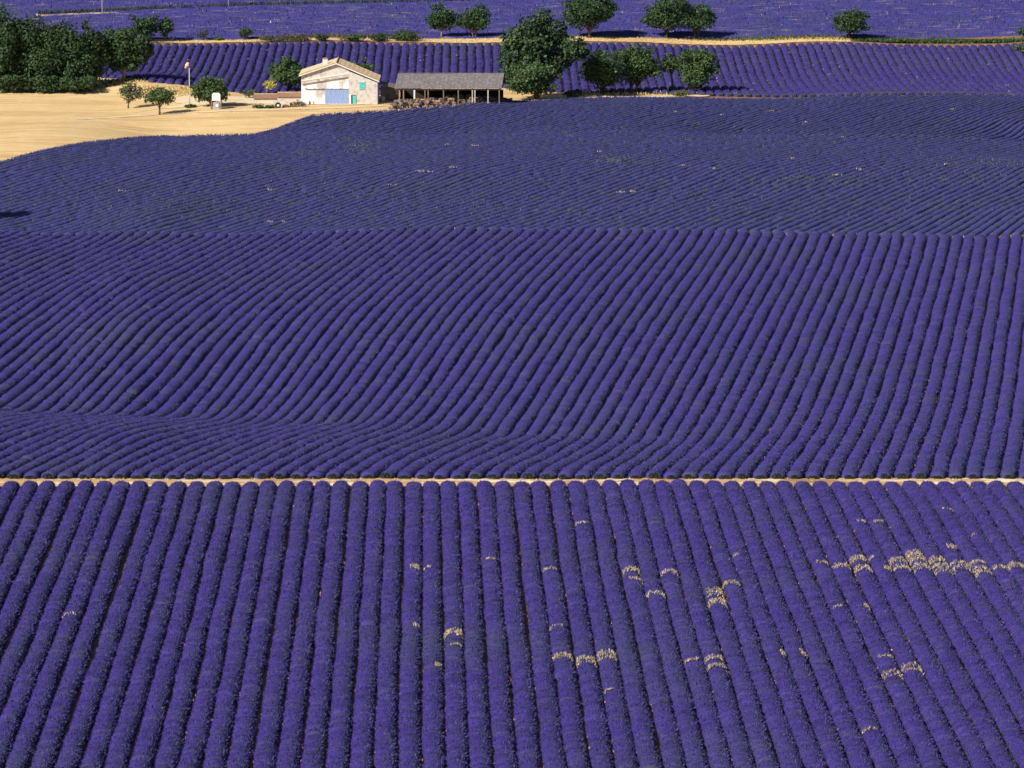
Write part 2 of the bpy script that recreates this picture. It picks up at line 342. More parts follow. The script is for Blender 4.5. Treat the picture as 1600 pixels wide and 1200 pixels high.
# --- front field: rows run from the track towards the viewpoint
TRACK_Y = survey(800, 752, 1.8 / 27.9)[1]
FRONT_M = (669 - 800) / F * 1.012
FRONT_END = survey(800, 1290, .0452)[1]
tops = [18.75, 47.5, 75, 105, 136, 164, 191, 220, 251, 279, 307.5, 336, 364, 392.5, 420, 448, 478, 506, 533, 562.5, 590.5, 617.5, 646, 674, 702, 729, 757.5, 785,
        814.5, 841, 870, 898, 925, 954, 980, 1007, 1034, 1061, 1089, 1116, 1142.5, 1170, 1197, 1224, 1252.5, 1281, 1309, 1336, 1365, 1392.5, 1420, 1447.5, 1474, 1499, 1527.5, 1554, 1582.5]
DF = 1.8 / 27.9
front_rows = []
DRY = [(640, 888, .6), (680, 888, .3), (765, 875, .25), (860, 890, .45), (905, 818, .35), (985, 893, .9), (985, 906, .6), (1048, 893, .7), (1025, 930, .7), (1120, 928, 1), (1123, 942, .9),
       (1148, 912, .8), (1163, 868, .45), (708, 990, .9), (712, 1008, .4), (675, 1040, .5), (878, 1024, .9), (912, 1031, 1), (945, 1026, 1), (955, 1079, .4), (1085, 1032, .6), (1120, 1030, .7), (1120, 1043, .9),
       (1216, 1021, .6), (1251, 1023, .6), (1284, 880, .45), (1320, 886, .7), (1343, 872, 1), (1350, 889, .9), (1374, 872, .5), (1378, 888, .6), (1405, 876, .9), (1412, 889, .7), (1425, 866, 1), (1432, 874, 1), (1441, 886, 1),
       (1465, 876, 1), (1471, 887, 1), (1481, 856, .6), (1500, 880, .7), (1505, 888, .8), (1530, 881, 1), (1536, 892, 1), (1565, 888, .5), (1592, 885, 1), (1335, 816, .4), (1365, 817, .35), (1345, 948, .5), (1312, 950, .35),
       (1386, 1028, .4), (1402, 1053, .8), (1433, 1045, .8), (1363, 1142, .4), (118, 962, .3), (868, 980, .3), (1470, 797, .2), (1528, 836, .25), (640, 978, .3)]
dry_of = {}
for u, v, k in DRY:
    x, y, z, d = at(u, v, .62)
    xs = [survey(t_, 752, DF)[0] + (y - TRACK_Y) * FRONT_M for t_ in tops]; j = int(np.argmin(np.abs(np.array(xs) - x)))
    if abs(xs[j] - x) < 1.0: dry_of.setdefault(j, []).append((y, k))
M_DRY = mat('dried_lavender', attr=True, rough=.9, spec=.05)
def tuft_mesh(name, pts, col, slen, seed, lean=.35):
    r = np.random.RandomState(seed); n = len(pts); p = np.array(pts)
    nr = np.stack([r.normal(0, lean, n), r.normal(0, lean, n), np.ones(n)], 1); nr /= np.linalg.norm(nr, axis=1, keepdims=True)
    sd = np.cross(nr, r.normal(0, 1, (n, 3))); sd /= np.linalg.norm(sd, axis=1, keepdims=True)
    l = slen * r.uniform(.6, 1.4, (n, 1)); T = np.stack([p - sd * l * .22, p + sd * l * .22, p + nr * l], 1).reshape(-1, 3)
    c = np.array(col)[r.randint(0, len(col), n)] * r.uniform(.75, 1.25, (n, 1))
    return np_mesh(name, T, [np.arange(n * 3).reshape(-1, 3)], np.repeat(c, 3, 0))
DRYC = ((.56, .43, .24), (.48, .38, .22), (.66, .55, .36), (.30, .32, .14), (.42, .30, .22), (.10, .08, .25))
HF = .76
for j, u in enumerate(tops):
    x0 = float(survey(u, 752, DF)[0]); Y = np.arange(TRACK_Y, FRONT_END, -1.0); X = x0 + (Y - TRACK_Y) * FRONT_M
    many = sum(k for _, k in dry_of.get(j, []))
    look = ('thick dry straw band' if many > 1.6 else 'some dry plants' if many > .6 else 'hardly any dry plants' if many > 0 else 'violet all along')
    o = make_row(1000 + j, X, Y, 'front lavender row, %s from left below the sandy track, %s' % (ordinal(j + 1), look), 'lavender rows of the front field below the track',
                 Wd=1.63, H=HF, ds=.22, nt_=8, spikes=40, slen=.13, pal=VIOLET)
    front_rows.append((o, x0))
    if j in dry_of:
        r = np.random.RandomState(j); pts = []
        for y, k in dry_of[j]:
            n = int(24 + 400 * k * k); lo_, hi_ = (.04, .96) if k > .6 else sorted(r.uniform(.05, .95, 2) * (1, 1)); hi_ = max(hi_, lo_ + .3); th = np.pi * np.clip(r.uniform(lo_, hi_, n), .03, .97)
            cen = r.normal(0, .15 + .55 * k * k, 5); yy = y + cen[r.randint(0, 5, n)] + r.normal(0, .08 + .20 * k * k, n) - .25 * np.abs(np.cos(th)); xx = x0 + (yy - TRACK_Y) * FRONT_M
            off = .80 * np.sign(np.cos(th)) * np.abs(np.cos(th)) ** .75; X2 = xx + off
            pts += list(zip(X2 - o.location.x, yy - o.location.y, gz(X2, yy) + HF * np.sin(th) ** .62 * 1.02 - o.location.z))
        obj('dried_plants', tuft_mesh('dried_plants', pts, DRYC, .17, 50 + j), M_DRY, o)['kind'] = 'stuff'
side = [(float(survey(u, 752, DF)[0]) + (np.arange(TRACK_Y, FRONT_END, -1.0) - TRACK_Y) * FRONT_M, np.arange(TRACK_Y, FRONT_END, -1.0)) for u in [-10 - 28 * k for k in range(12)] + [1611 + 28 * k for k in range(14)]]
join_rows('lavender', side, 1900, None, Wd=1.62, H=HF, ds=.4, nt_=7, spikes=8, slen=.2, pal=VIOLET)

# --- second field: rows wave over the dip behind the track
S_M = (1703 - 800) / F * 1.012
S_Y0 = float(survey(800, 745, D0)[1]) - .8; S_Y1 = float(survey(800, 355, .0984)[1])
S_W = 1.8 * 27.75 / 27.9 * D0 / DF
x_first = float(survey(20.5, 745, D0)[0])
M_STEM = mat('green_stems', attr=True, rough=.8, spec=.1)
r = np.random.RandomState(3); pts = []
for k in range(330):
    th = np.pi * r.uniform(.08, .92); q = r.rand() ** .5
    pts.append((.66 * q * math.cos(th), -.06 + .5 * (1 - q) * r.rand(), .04 + .60 * q * math.sin(th)))
END_ME = tuft_mesh('leafy_end', pts, ((.050, .088, .028), (.038, .068, .024), (.075, .115, .04), (.045, .04, .13)), .19, 5, .5)
END_ME.materials.append(M_STEM)
edge_n = 0
for k in range(-32, 58):
    x0 = x_first + k * S_W; Y = np.arange(S_Y0, S_Y1, 1.0); X = x0 + (Y - S_Y0) * S_M
    u, v, d = project(X, Y, top(X, Y)); vis = (u > -8) & (u < 1608)
    if vis.sum() < 4: continue
    if k < 0:                                          # rows that come in over the left edge of the view
        i0 = max(0, int(np.argmax(u > -160))); X, Y = X[i0:], Y[i0:]
        edge_n += 1
    lab = ('wavy lavender row beyond the sandy track, %s from left along the track' % ordinal(k + 1)) if k >= 0 else \
          ('wavy lavender row crossing the left picture edge, %s upward from the sandy track' % ordinal(-k))
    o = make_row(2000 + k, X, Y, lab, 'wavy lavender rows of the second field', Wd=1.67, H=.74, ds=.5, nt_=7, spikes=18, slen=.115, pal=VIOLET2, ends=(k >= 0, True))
    if k >= 0:
        e = obj('leafy_end', END_ME, None, o); e.location = (R.normal(0, .06), -.12, 0); e.scale = (R.uniform(.65, 1.05), 1, R.uniform(.6, 1.05))
def margin(ks, x_first, w_, y0, y1, m): return [(x_first + k * w_ + (np.arange(y0, y1, 1.0) - y0) * m, np.arange(y0, y1, 1.0)) for k in ks]
join_rows('lavender', margin(range(58, 78), x_first, S_W, S_Y0, S_Y1, S_M), 2900, None, Wd=1.66, H=.68, ds=.6, nt_=6, spikes=4, slen=.25, pal=VIOLET)

# --- middle field: lower, slate coloured rows running up to the right
STRAW_EDGE = [(-60, 268), (0, 257), (30, 248), (60, 240), (120, 228), (180, 221), (260, 215.5), (330, 213.5), (400, 212.5)]
def yy(d): return float(survey(800, 300, d)[1])
Y_MID0, Y_MID1 = S_Y1 - .8, float(survey(800, 211, .1192)[1])
left = ground_poly(STRAW_EDGE)
mid_poly = [(-95, Y_MID0 + 1), (150, Y_MID0), (175, Y_MID1), (left[-1][0], Y_MID1)] + [(x, min(y, Y_MID1)) for x, y in left[::-1]]
MID_M, MID_W = .42, 1.68
mids = []; mid_out = []
for k in range(-180, 90):
    x0 = 70 + k * MID_W; l = line_in(mid_poly, x0, Y_MID0, MID_M, Y_MID0 - 3, Y_MID1 + 3)
    if l is None: continue
    u, v, d = project(l[0], l[1], top(*l)); vis = (u > 0) & (u < 1600)
    if vis.sum() < 6:
        if abs(x0) < 190: mid_out.append(l)
        continue
    mids.append((x0, l[0][max(0, np.argmax(u > -160)):], l[1][max(0, np.argmax(u > -160)):]))
mids = mids[::-1]; print('MIDS', len(mids))
for j, (x0, X, Y) in enumerate(mids):
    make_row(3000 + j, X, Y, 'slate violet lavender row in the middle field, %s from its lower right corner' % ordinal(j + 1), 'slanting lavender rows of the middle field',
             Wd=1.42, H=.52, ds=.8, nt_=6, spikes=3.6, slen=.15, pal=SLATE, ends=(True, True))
if mid_out: join_rows('lavender', mid_out, 3900, None, Wd=1.42, H=.52, ds=1.6, nt_=5, spikes=.8, slen=.2, pal=SLATE)
# --- strip between the middle field and the farm: finer rows, too many to pick apart
UP_EDGE = [(404, 211.5), (432, 204), (460, 193), (490, 182.5), (600, 176), (700, 168), (800, 161), (900, 155.5), (1000, 154.5), (1300, 153.5), (1660, 153)]
upe = ground_poly(UP_EDGE); Y_UP0 = Y_MID1 - 2.2
up_poly = [(upe[0][0] - 2, Y_UP0), (160, Y_UP0), (160, upe[-1][1])] + upe[::-1]
ups = []
for k in range(-120, 120):
    l = line_in(up_poly, k * 1.5, Y_UP0, .47, Y_UP0, Y_UP0 + 90)
    if l is not None: ups.append(l)
join_rows('lavender', ups, 4000, 'fine slate violet lavender rows below the farm', Wd=1.16, H=.50, ds=.9, nt_=5, spikes=1.0, slen=.14, pal=SLATE, ends=(True, True))

# --- hillside field behind the farm
r = np.random.RandomState(31); pts = []
for k in range(90):
    th = np.pi * r.uniform(.08, .92); q = r.rand() ** .5
    pts.append((.62 * q * math.cos(th), -.02 + .5 * (1 - q) * r.rand(), .08 + .58 * q * math.sin(th)))
HEND_ME = tuft_mesh('leafy_end', pts, ((.13, .17, .07), (.10, .14, .05), (.17, .20, .10)), .22, 32, .5); HEND_ME.materials.append(M_STEM)
HILL_KEEP = 50
HILL_TOP = float(survey(800, 66, .1418)[1])
hill_edge = ground_poly([(120, 116), (205, 124), (240, 131), (275, 133), (300, 134), (345, 142), (400, 149), (470, 150), (600, 149), (640, 138), (790, 138), (830, 143), (880, 145), (925, 146), (1000, 146), (1110, 150.5), (1300, 151.5), (1660, 152)])
hill_poly = hill_edge + [(170, HILL_TOP), (hill_edge[0][0], HILL_TOP)]
HL_W, HL_M = 1.82, (745 - 800) / F
hx0 = float(survey(660, 66, .1418)[0])
hills = []
for k in range(-40, 90):
    x0 = hx0 + k * HL_W; l = line_in(hill_poly, x0, HILL_TOP, HL_M, HILL_TOP - 110, HILL_TOP, .5)
    if l is None: continue
    u, v, d = project(l[0][-1], l[1][-1], float(top(l[0][-1], l[1][-1])))
    u2 = project(l[0][0], l[1][0], float(top(l[0][0], l[1][0])))[0]
    if max(u, u2) < 150 or min(u, u2) > 1605: continue
    hills.append(l)
def shown(X, Y):
    u, v, d = project(X, Y, top(X, Y)); ok = (u > 0) & (u < 1600) & (v > 0); ok &= ~((u > 424) & (u < 590) & (v > 97)) & ~((u > 616) & (u < 790) & (v > 115)) & ~((u > 785) & (u < 915) & (v < 150))
    return float((np.hypot(np.gradient(u), np.gradient(v)) / d * ok).sum())
score = sorted([shown(X, Y) for X, Y in hills], reverse=True); keep = score[min(len(score) - 1, HILL_KEEP)]; rest = []
for j, (X, Y) in enumerate(hills):
    if shown(X, Y) <= keep: rest.append((X, Y)); continue
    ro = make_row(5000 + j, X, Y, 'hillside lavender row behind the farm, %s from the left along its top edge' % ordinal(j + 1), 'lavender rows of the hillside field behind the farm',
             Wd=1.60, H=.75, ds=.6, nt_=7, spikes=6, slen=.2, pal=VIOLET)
    if project(X[0], Y[0], float(top(X[0], Y[0])))[0] > 1095:
        e = obj('leafy_end', HEND_ME, None, ro); e.location = (0, -.1, 0)
join_rows('lavender', rest, 5900, None, Wd=1.60, H=.75, ds=.6, nt_=7, spikes=6, slen=.2, pal=VIOLET)
# --- fields beyond the hilltop, seen too flat to tell the rows apart
FB = [at(-80, 54)[1], at(800, 55)[1], at(1700, 59)[1]]
far_rows = []
for k in range(150):
    y0 = min(FB) + 3 + k * 1.9; xx = np.arange(-186, 186, 3.0); far_rows.append((xx, np.full(len(xx), y0) + .02 * xx))
FARPAL = dict(base=(.050, .042, .205), grey=(.05, .055, .12), fl=((.062, .050, .265), (.080, .078, .165), (.36, .30, .24)), green=.22, yellow=.010)
join_rows('lavender', far_rows, 6000, 'distant lavender fields beyond the hilltop trees', Wd=1.7, H=.55, ds=2.0, nt_=4, spikes=1.1, slen=.42, pal=FARPAL)

# ------------------------------------------------------------------ straw field, tracks, verges
sheet('straw_field', ground_poly([(-70, 270), (0, 257.5), (30, 248.5), (60, 240.5), (120, 228.5), (180, 221.5), (260, 216), (330, 214), (404, 212.5), (432, 204.5), (460, 193.5), (492, 182.5), (620, 176.5), (700, 168.5), (800, 161.5),
       (905, 156), (1100, 152), (1100, 149.5), (1000, 147), (880, 146), (830, 144), (790, 139), (640, 139), (600, 150), (470, 150), (400, 148), (345, 143), (300, 136), (262, 130), (225, 126), (170, 122), (120, 112), (100, 90), (-70, 80)]), .06, M_STRAW, .7, .07)
sheet('farm_yard', ground_poly([(205, 177), (250, 171), (300, 168), (350, 164), (400, 163), (470, 164), (540, 165), (600, 163), (690, 164), (690, 150), (600, 150), (480, 151), (400, 151), (350, 152), (290, 150), (262, 158), (285, 164), (240, 172)]), .16, M_YARD, .6)
sheet('track', [(-75, TRACK_Y - 2.0), (75, TRACK_Y - 2.0), (75, S_Y0 + .3), (-75, S_Y0 + .3)], .03, M_PATH, .5, .05)
sheet('track', ground_poly([(885, 155.5), (960, 152.5), (1060, 149.5), (1110, 149), (1110, 151.5), (1060, 153), (960, 155), (890, 156.8)]), .18, M_YARD, .6)
sheet('verge', ground_poly([(235, 67), (600, 66), (980, 66), (1330, 66.5), (1330, 61), (1000, 60.5), (700, 60.5), (470, 61), (245, 63)]), .10, M_STRAW, .8, .1)
sheet('track', ground_poly([(-40, 360), (0, 357.5), (26, 349), (30, 346), (10, 347), (-40, 352)]), .10, M_PATH, .5)
sheet('road', ground_poly([(58, 26.2), (150, 22.8), (185, 21.8), (185, 22.8), (150, 24.4), (62, 28)]), .5, M_STRAW, 1.0)

sheet('lane', ground_poly([(120, 186.5), (180, 183), (250, 178), (330, 174.5), (420, 171.5), (540, 168), (610, 165.5), (610, 166.8), (540, 169.8), (420, 173.5), (330, 176.5), (250, 180), (180, 185), (120, 188)]), .15, M_YARD, .5)
# grass tufts and weeds (nobody could count them)
def scatter(name, n, fn, col, slen, seed, lean=.4, m=None):
    r = np.random.RandomState(seed); P = []
    for _ in range(n):
        x, y = fn(r); P.append((x, y))
    P = np.array(P); z = gz(P[:, 0], P[:, 1]) + .02
    o = obj(name, tuft_mesh(name, np.stack([P[:, 0], P[:, 1], z], 1), col, slen, seed + 1, lean), m or M_DRY)
    return tag(o, None, None, None, 'stuff')
def in_pix(pl):
    poly = ground_poly(pl); a = np.array(poly); lo, hi = a.min(0), a.max(0)
    def f(r):
        while True:
            x, y = r.uniform(lo[0], hi[0]), r.uniform(lo[1], hi[1])
            if inside(poly, np.array([x]), np.array([y]))[0]: return x, y
    return f
STRAWC = ((.60, .44, .20), (.52, .36, .15), (.68, .53, .28), (.42, .36, .14))
GREENC = ((.07, .10, .03), (.10, .13, .045), (.05, .075, .03))
scatter('dry_grass', 9000, in_pix([(238, 67), (600, 66), (980, 66), (1330, 66.5), (1330, 60.5), (1000, 59.5), (700, 59.5), (470, 60), (245, 62)]), STRAWC, .34, 71)
scatter('grass', 2600, in_pix([(1090, 64.5), (1340, 65), (1600, 66), (1600, 60), (1340, 58), (1090, 58)]), GREENC, .55, 73)
scatter('grass', 2200, in_pix([(405, 64), (660, 63), (660, 57.5), (405, 58)]), ((.11, .10, .04), (.08, .09, .035), (.16, .13, .06)), .7, 75)
scatter('grass', 1500, in_pix([(0, 143), (150, 139), (230, 131), (230, 126), (100, 122), (0, 126)]), GREENC + STRAWC[:1], .6, 77)
scatter('dry_grass', 3000, in_pix([(215, 135), (300, 137), (345, 144), (300, 150), (240, 156), (195, 150)]), STRAWC, .4, 79)
scatter('weeds', 900, in_pix([(890, 152), (1120, 147), (1120, 144), (930, 143), (880, 146)]), STRAWC + GREENC, .55, 81)
scatter('dry_grass', 1500, in_pix([(612, 176), (800, 163), (880, 156), (880, 153), (790, 160), (612, 172)]), STRAWC, .35, 83)
# strip of weeds between the second and the middle field, and stones on the tracks
def track_edge(r): x = r.uniform(-68, 68); return x, (TRACK_Y - .6 if r.rand() < .5 else S_Y0 + .1) + r.normal(0, .35)
scatter('dry_grass', 1500, track_edge, STRAWC + GREENC[:1], .2, 87)
def strip(r): x = r.uniform(-72, 80); return x, S_Y1 + .5 + r.uniform(-.7, .7)
scatter('weeds', 2600, strip, GREENC + ((.20, .20, .09), (.45, .36, .18), (.07, .06, .2)), .35, 85)
r = np.random.RandomState(17); mb = MB()
for _ in range(420):
    x, y = r.uniform(-60, 60), r.uniform(TRACK_Y - .8, S_Y0); s_ = r.uniform(.05, .16); z = float(gz(x, y)) + .03
    mb.add([(x - s_, y, z), (x, y - s_, z), (x + s_, y, z), (x, y + s_, z), (x + .2 * s_, y, z + s_ * .9)], [(0, 1, 4), (1, 2, 4), (2, 3, 4), (3, 0, 4)])
tag(mb.build('gravel', mat('limestone', (.62, .52, .38), noise=[(3, (.45, .36, .25), .5, .6, (1, 1, 1))])), None, None, None, 'stuff')
# ragged lavender along the straw edge
r = np.random.RandomState(61); P = []; E_ = ground_poly(STRAW_EDGE + UP_EDGE)
for a, b in zip(E_[:-1], E_[1:]):
    for _ in range(int(40 * math.hypot(b[0] - a[0], b[1] - a[1]))):
        t = r.rand(); x = a[0] + (b[0] - a[0]) * t; y = a[1] + (b[1] - a[1]) * t - abs(r.normal(0, .7)) + .1; P.append((x, y, float(gz(x, y)) + .04 + .4 * r.rand()))
tag(obj('lavender', tuft_mesh('lavender', P, ((.064, .052, .25), (.05, .045, .18), (.07, .086, .13)), .28, 62), M_DRY), None, None, None, 'stuff')
# pale dried plants scattered over the middle and hillside fields
r = np.random.RandomState(23); P = []
SPOTS = [(658, 268, 12), (670, 269, 10), (706, 262, 8), (614, 290, 8), (968, 301, 10), (988, 300, 14), (1066, 259, 7), (1115, 264, 7), (700, 227, 10), (742, 228, 9), (938, 237, 6), (1206, 174, 7), (1258, 192, 8), (1315, 215, 6), (1305, 274, 10), (1237, 248, 9), (1480, 257, 10), (1343, 265, 7), (424, 297, 6), (420, 347, 12), (445, 347, 9), (1127, 180, 6), (1055, 175, 8), (191, 299, 7), (1490, 171, 6)]
for u, v, n in SPOTS:
    x, y, z, d = at(u, v, .5)
    for _ in range(n * 2): P.append((x + r.normal(0, .35), y + r.normal(0, .3), z + .50 + r.rand() * .12))
for _ in range(160):
    u, v = r.uniform(220, 1600), r.uniform(68, 150)
    if v > 100 and u < 900: continue
    x, y, z, d = at(u, v, .5); 
    for _ in range(5): P.append((x + r.normal(0, .25), y + r.normal(0, .2), z + .55 + r.rand() * .15))
tag(obj('dried_plants', tuft_mesh('dried_plants', P, ((.50, .40, .28), (.60, .50, .38), (.36, .32, .24)), .22, 91), M_DRY), None, None, None, 'stuff')
P = []
for u0, v0, su, sv, n in ((960, 250, 30, 4, 260), (570, 230, 14, 5, 200), (480, 240, 10, 5, 90), (1245, 282, 60, 6, 260), (1540, 255, 40, 6, 260), (1500, 280, 70, 8, 300), (600, 300, 160, 16, 420), (1100, 325, 120, 14, 420), (250, 320, 120, 12, 420), (1400, 330, 140, 14, 300), (1180, 220, 120, 6, 240), (560, 225, 30, 5, 80), (750, 330, 100, 12, 300), (1050, 210, 150, 10, 200)):
    for _ in range(n):
        u, v = r.normal(u0, su), r.normal(v0, sv)
        if 214 < v < 350 or (v > 160 and u > 700):
            x, y, z, d = at(u, v, .4); P.append((x, y, z + .48))
tag(obj('weeds', tuft_mesh('weeds', P, ((.10, .13, .07), (.08, .12, .06), (.13, .15, .08)), .28, 93), M_STEM), None, None, None, 'stuff')

# ------------------------------------------------------------------ trees and shrubs
def leaf_cloud(name, lobes, n, size, cols, seed, z0=0.0):
    """leaf sprays on the outside and inside of a set of lobes (cx, cy, cz, rx, ry, rz)"""
    r = np.random.RandomState(seed); L = np.array(lobes); wgt = (L[:, 3] * L[:, 5]); k = r.choice(len(L), n, p=wgt / wgt.sum())
    d = r.normal(0, 1, (n, 3)); d /= np.linalg.norm(d, axis=1, keepdims=True)
    rad = np.clip(1 - np.abs(r.normal(0, .23, n)) + r.normal(0, .07, n), .2, 1.2) * (1 + .16 * np.sin(d[:, 0] * 7 + k) * np.sin(d[:, 2] * 6 + 2 * k))
    p = L[k, :3] + d * L[k, 3:6] * rad[:, None]
    ok = p[:, 2] > z0; p, d, k = p[ok], d[ok], k[ok]; n = len(p)
    nr = d * .8 + r.normal(0, .6, (n, 3)) + np.array((0, 0, .25)); nr /= np.linalg.norm(nr, axis=1, keepdims=True)
    a = np.cross(nr, r.normal(0, 1, (n, 3))); a /= np.linalg.norm(a, axis=1, keepdims=True); b = np.cross(nr, a)
    s1 = size * r.uniform(.55, 1.35, (n, 1)); s2_ = s1 * r.uniform(.4, .75, (n, 1))
    V = np.stack([p - a * s1, p - b * s2_, p + a * s1, p + b * s2_], 1).reshape(-1, 3)
    C = np.array(cols)[r.randint(0, len(cols), n)] * r.uniform(.7, 1.3, (n, 1)) * (1 + .18 * np.sin(k * 2.4))[:, None]
    return np_mesh(name, V, [np.arange(n * 4).reshape(-1, 4)], np.repeat(C, 4, 0))
DARK = ((.036, .070, .027), (.050, .090, .033), (.027, .054, .025))
MIDG = ((.042, .080, .028), (.056, .098, .034), (.034, .066, .027))
GREEN2 = ((.050, .092, .030), (.066, .110, .036), (.038, .072, .027))
LITE = ((.060, .100, .032), (.075, .115, .040), (.045, .080, .030))
def tree(name, cat, label, u, vb, u0, u1, vt, vl, cols=DARK, seed=1, nl=9, dens=1.0, leaf=.26, group=None, lobes_px=None, trunk_r=None, lean=0.0, stems=1, depth=.85, bark=None):
    """tree standing at picture foot u, vb with its crown between u0..u1 and vt..vl"""
    uc = (u0 + u1) / 2; u0, u1 = uc - (uc - u0) * 1.08, uc + (u1 - uc) * 1.08
    r = np.random.RandomState(seed); x, y, z, d = at(u, vb); root = thing(name, label, cat, (x, y, z), 0, group)
    Wc, Hc = (u1 - u0) * d, (vl - vt) * d; cx, cz = ((u0 + u1) / 2 - u) * d, (vb - (vt + vl) / 2) * d
    lobes = []
    if lobes_px:
        for lu, lv, lr in lobes_px: lobes.append(((lu - u) * d, r.uniform(-.25, .25) * Wc * depth * .5, (vb - lv) * d, lr * d, lr * d * depth, lr * d * .9))
    else:
        lobes.append((cx, 0, cz - .04 * Hc, Wc * .34, Wc * .34 * depth, Hc * .36))
        for k in range(nl):
            a = 2.4 * k + r.uniform(-.4, .4); e = r.uniform(-.75, .95); q = math.sqrt(max(0, 1 - e * e)); s_ = r.uniform(.22, .33)
            lobes.append((cx + math.cos(a) * q * Wc * (.5 - s_ * .85), math.sin(a) * q * Wc * depth * (.5 - s_ * .8), cz + e * Hc * (.5 - s_ * .8), Wc * s_, Wc * s_ * depth, Hc * s_ * .85))
        for k in range(6):                              # stray boughs that break the outline
            a = r.uniform(0, 6.28); e = r.uniform(-.5, 1); q = math.sqrt(max(0, 1 - e * e)); s_ = r.uniform(.09, .16)
            lobes.append((cx + math.cos(a) * q * Wc * .49, math.sin(a) * q * Wc * depth * .49, cz + e * Hc * .49, Wc * s_, Wc * s_, Hc * s_ * .8))
    area = sum(l[3] * l[5] for l in lobes); n = int(min(15000, max(300, 88 * area * dens / (leaf / .26) ** 2)))
    crown = obj('crown', leaf_cloud('crown', lobes, n, leaf, cols, seed, max(.05, (vb - vl) * d * .9)), M_LEAF, root)
    th = max(.4, (vb - vl) * d); tr = trunk_r or max(.07, .028 * (vb - vt) * d); mb = MB()
    for s_ in range(stems):
        dx = (s_ - (stems - 1) / 2) * tr * 2.4
        mb.tube([(dx * .5, 0, -.15), (dx + lean * th * .5, 0, th * .55), (dx * 2 + lean * th + cx * .15, 0, th * 1.1), (dx * 3 + cx * .6 + lean * th, 0, cz)], [tr * 1.25, tr, tr * .8, tr * .3], 7)
        for lx, ly, lz, rx, ry, rz in lobes[:7]:
            if lz > th * .9: mb.tube([(dx * 2 + lean * th, 0, th * .95), ((dx * 2 + lx) * .55, ly * .5, (th + lz) * .5), (lx, ly, lz)], [tr * .5, tr * .33, tr * .1], 5)
    mb.build('trunk', bark or M_BARK, root, None, True)
    return root
M_PALEBARK = mat('pale_bark', (.30, .24, .18), noise=[(5, (.16, .12, .09), .5, .6, (1, 1, .3))])
GR = 'dark trees massed at the left edge behind the straw field'
tree('oak_tree', 'tree', 'tall dark oak at the far left picture edge, highest of the left grove', 14, 143, -34, 50, 7, 144, DARK, 11, 16, 1.1, .30, GR)
tree('oak_tree', 'tree', 'dark oak second from the left edge in the left grove', 62, 143, 18, 98, 18, 145, DARK, 12, 15, 1.1, .30, GR)
tree('oak_tree', 'tree', 'round dark oak in the middle of the left grove', 104, 141, 70, 148, 30, 144, DARK, 13, 14, 1.1, .30, GR)
tree('oak_tree', 'tree', 'low dark oak ending the left grove, beside the bare trunked oak', 138, 138, 112, 166, 38, 141, DARK, 14, 12, 1.0, .30, GR)
tree('oak_tree', 'tree', 'dark oak with bare pale trunk and umbrella crown at the corner of the hillside field', 193.5, 128, 148, 243, 43, 110, DARK, 15, 15, 2.6, .32, None,
     [(172, 62, 20), (200, 58, 18), (222, 68, 17), (166, 84, 17), (190, 88, 20), (215, 86, 19), (232, 80, 11), (182, 103, 11), (206, 104, 10), (190, 70, 24), (205, 74, 20)], .35, bark=M_PALEBARK)
for k, (u, u0, u1, vt) in enumerate(((20, -10, 45, 112), (70, 45, 96, 116), (120, 92, 150, 112))):
    tree('shrub', 'shrub', ('left', 'middle', 'right')[k] + ' dark undergrowth bush at the foot of the left grove', u, 146, u0, u1, vt, 146, DARK, 100 + k, 9, 1.3, .28, 'bushes under the left grove')
tree('oak_tree', 'tree', 'twin topped dark tree rising behind the umbrella crowned oak at the left', 228, 66, 203, 246, 19, 62, DARK, 16, 9, 1.2, .26)
tree('oak_tree', 'tree', 'slim dark tree just right of the twin topped one above the hillside field', 258, 66, 244, 271, 26, 62, DARK, 17, 7, 1.1, .25)
tree('young_oak', 'tree', 'small dark bushy tree alone on the hilltop verge above the farm', 383, 63, 371, 394, 43, 60, DARK, 18, 7, 1.2, .24)
tree('bare_shrub', 'shrub', 'thin half bare shrub on the hilltop, left of the small bushy tree', 317, 64, 308, 327, 44, 62, ((.07, .07, .05), (.05, .06, .035)), 19, 5, .22, .2, trunk_r=.06)
tree('shrub', 'shrub', 'bright green shrub on the hilltop verge between bare shrub and bushy tree', 341, 64, 332, 349, 56, 64, LITE, 20, 5, 1.1, .2)
HB = 'low shrubs along the hilltop verge above the house'
for k, (u, u0, u1, vt, c, lab) in enumerate(((425, 405, 445, 57, ((.075, .07, .035), (.06, .065, .03)), 'long brownish shrub on the verge right of the small bushy tree'), (462, 443, 484, 55, ((.075, .065, .035), (.055, .055, .03)), 'brown heathy shrub next along the hilltop verge'),
        (502, 492, 513, 53, DARK, 'dark rounded shrub on the hilltop verge above the house chimney'), (548, 532, 569, 54, MIDG, 'wide green shrub on the hilltop verge behind the house ridge'), (590, 578, 604, 51, DARK, 'dark shrub on the hilltop verge right of the house'),
        (628, 610, 650, 45, DARK, 'taller dark shrub on the hilltop verge, last before the straw strip'))):
    tree('shrub', 'shrub', lab, u, 65, u0, u1, vt, 65, c, 30 + k, 7, 1.2, .2, HB)
tree('oak_tree', 'tree', 'leftmost of the two hilltop trees above the open shed', 690, 60, 668, 714, 6, 50, DARK, 41, 10, 1.15, .26, 'trees standing along the hilltop strip', bark=M_PALEBARK)
tree('oak_tree', 'tree', 'second hilltop tree above the open shed, with forked pale trunk', 741, 60, 715, 768, 8, 52, DARK, 42, 11, 1.1, .26, 'trees standing along the hilltop strip', stems=2, bark=M_PALEBARK)
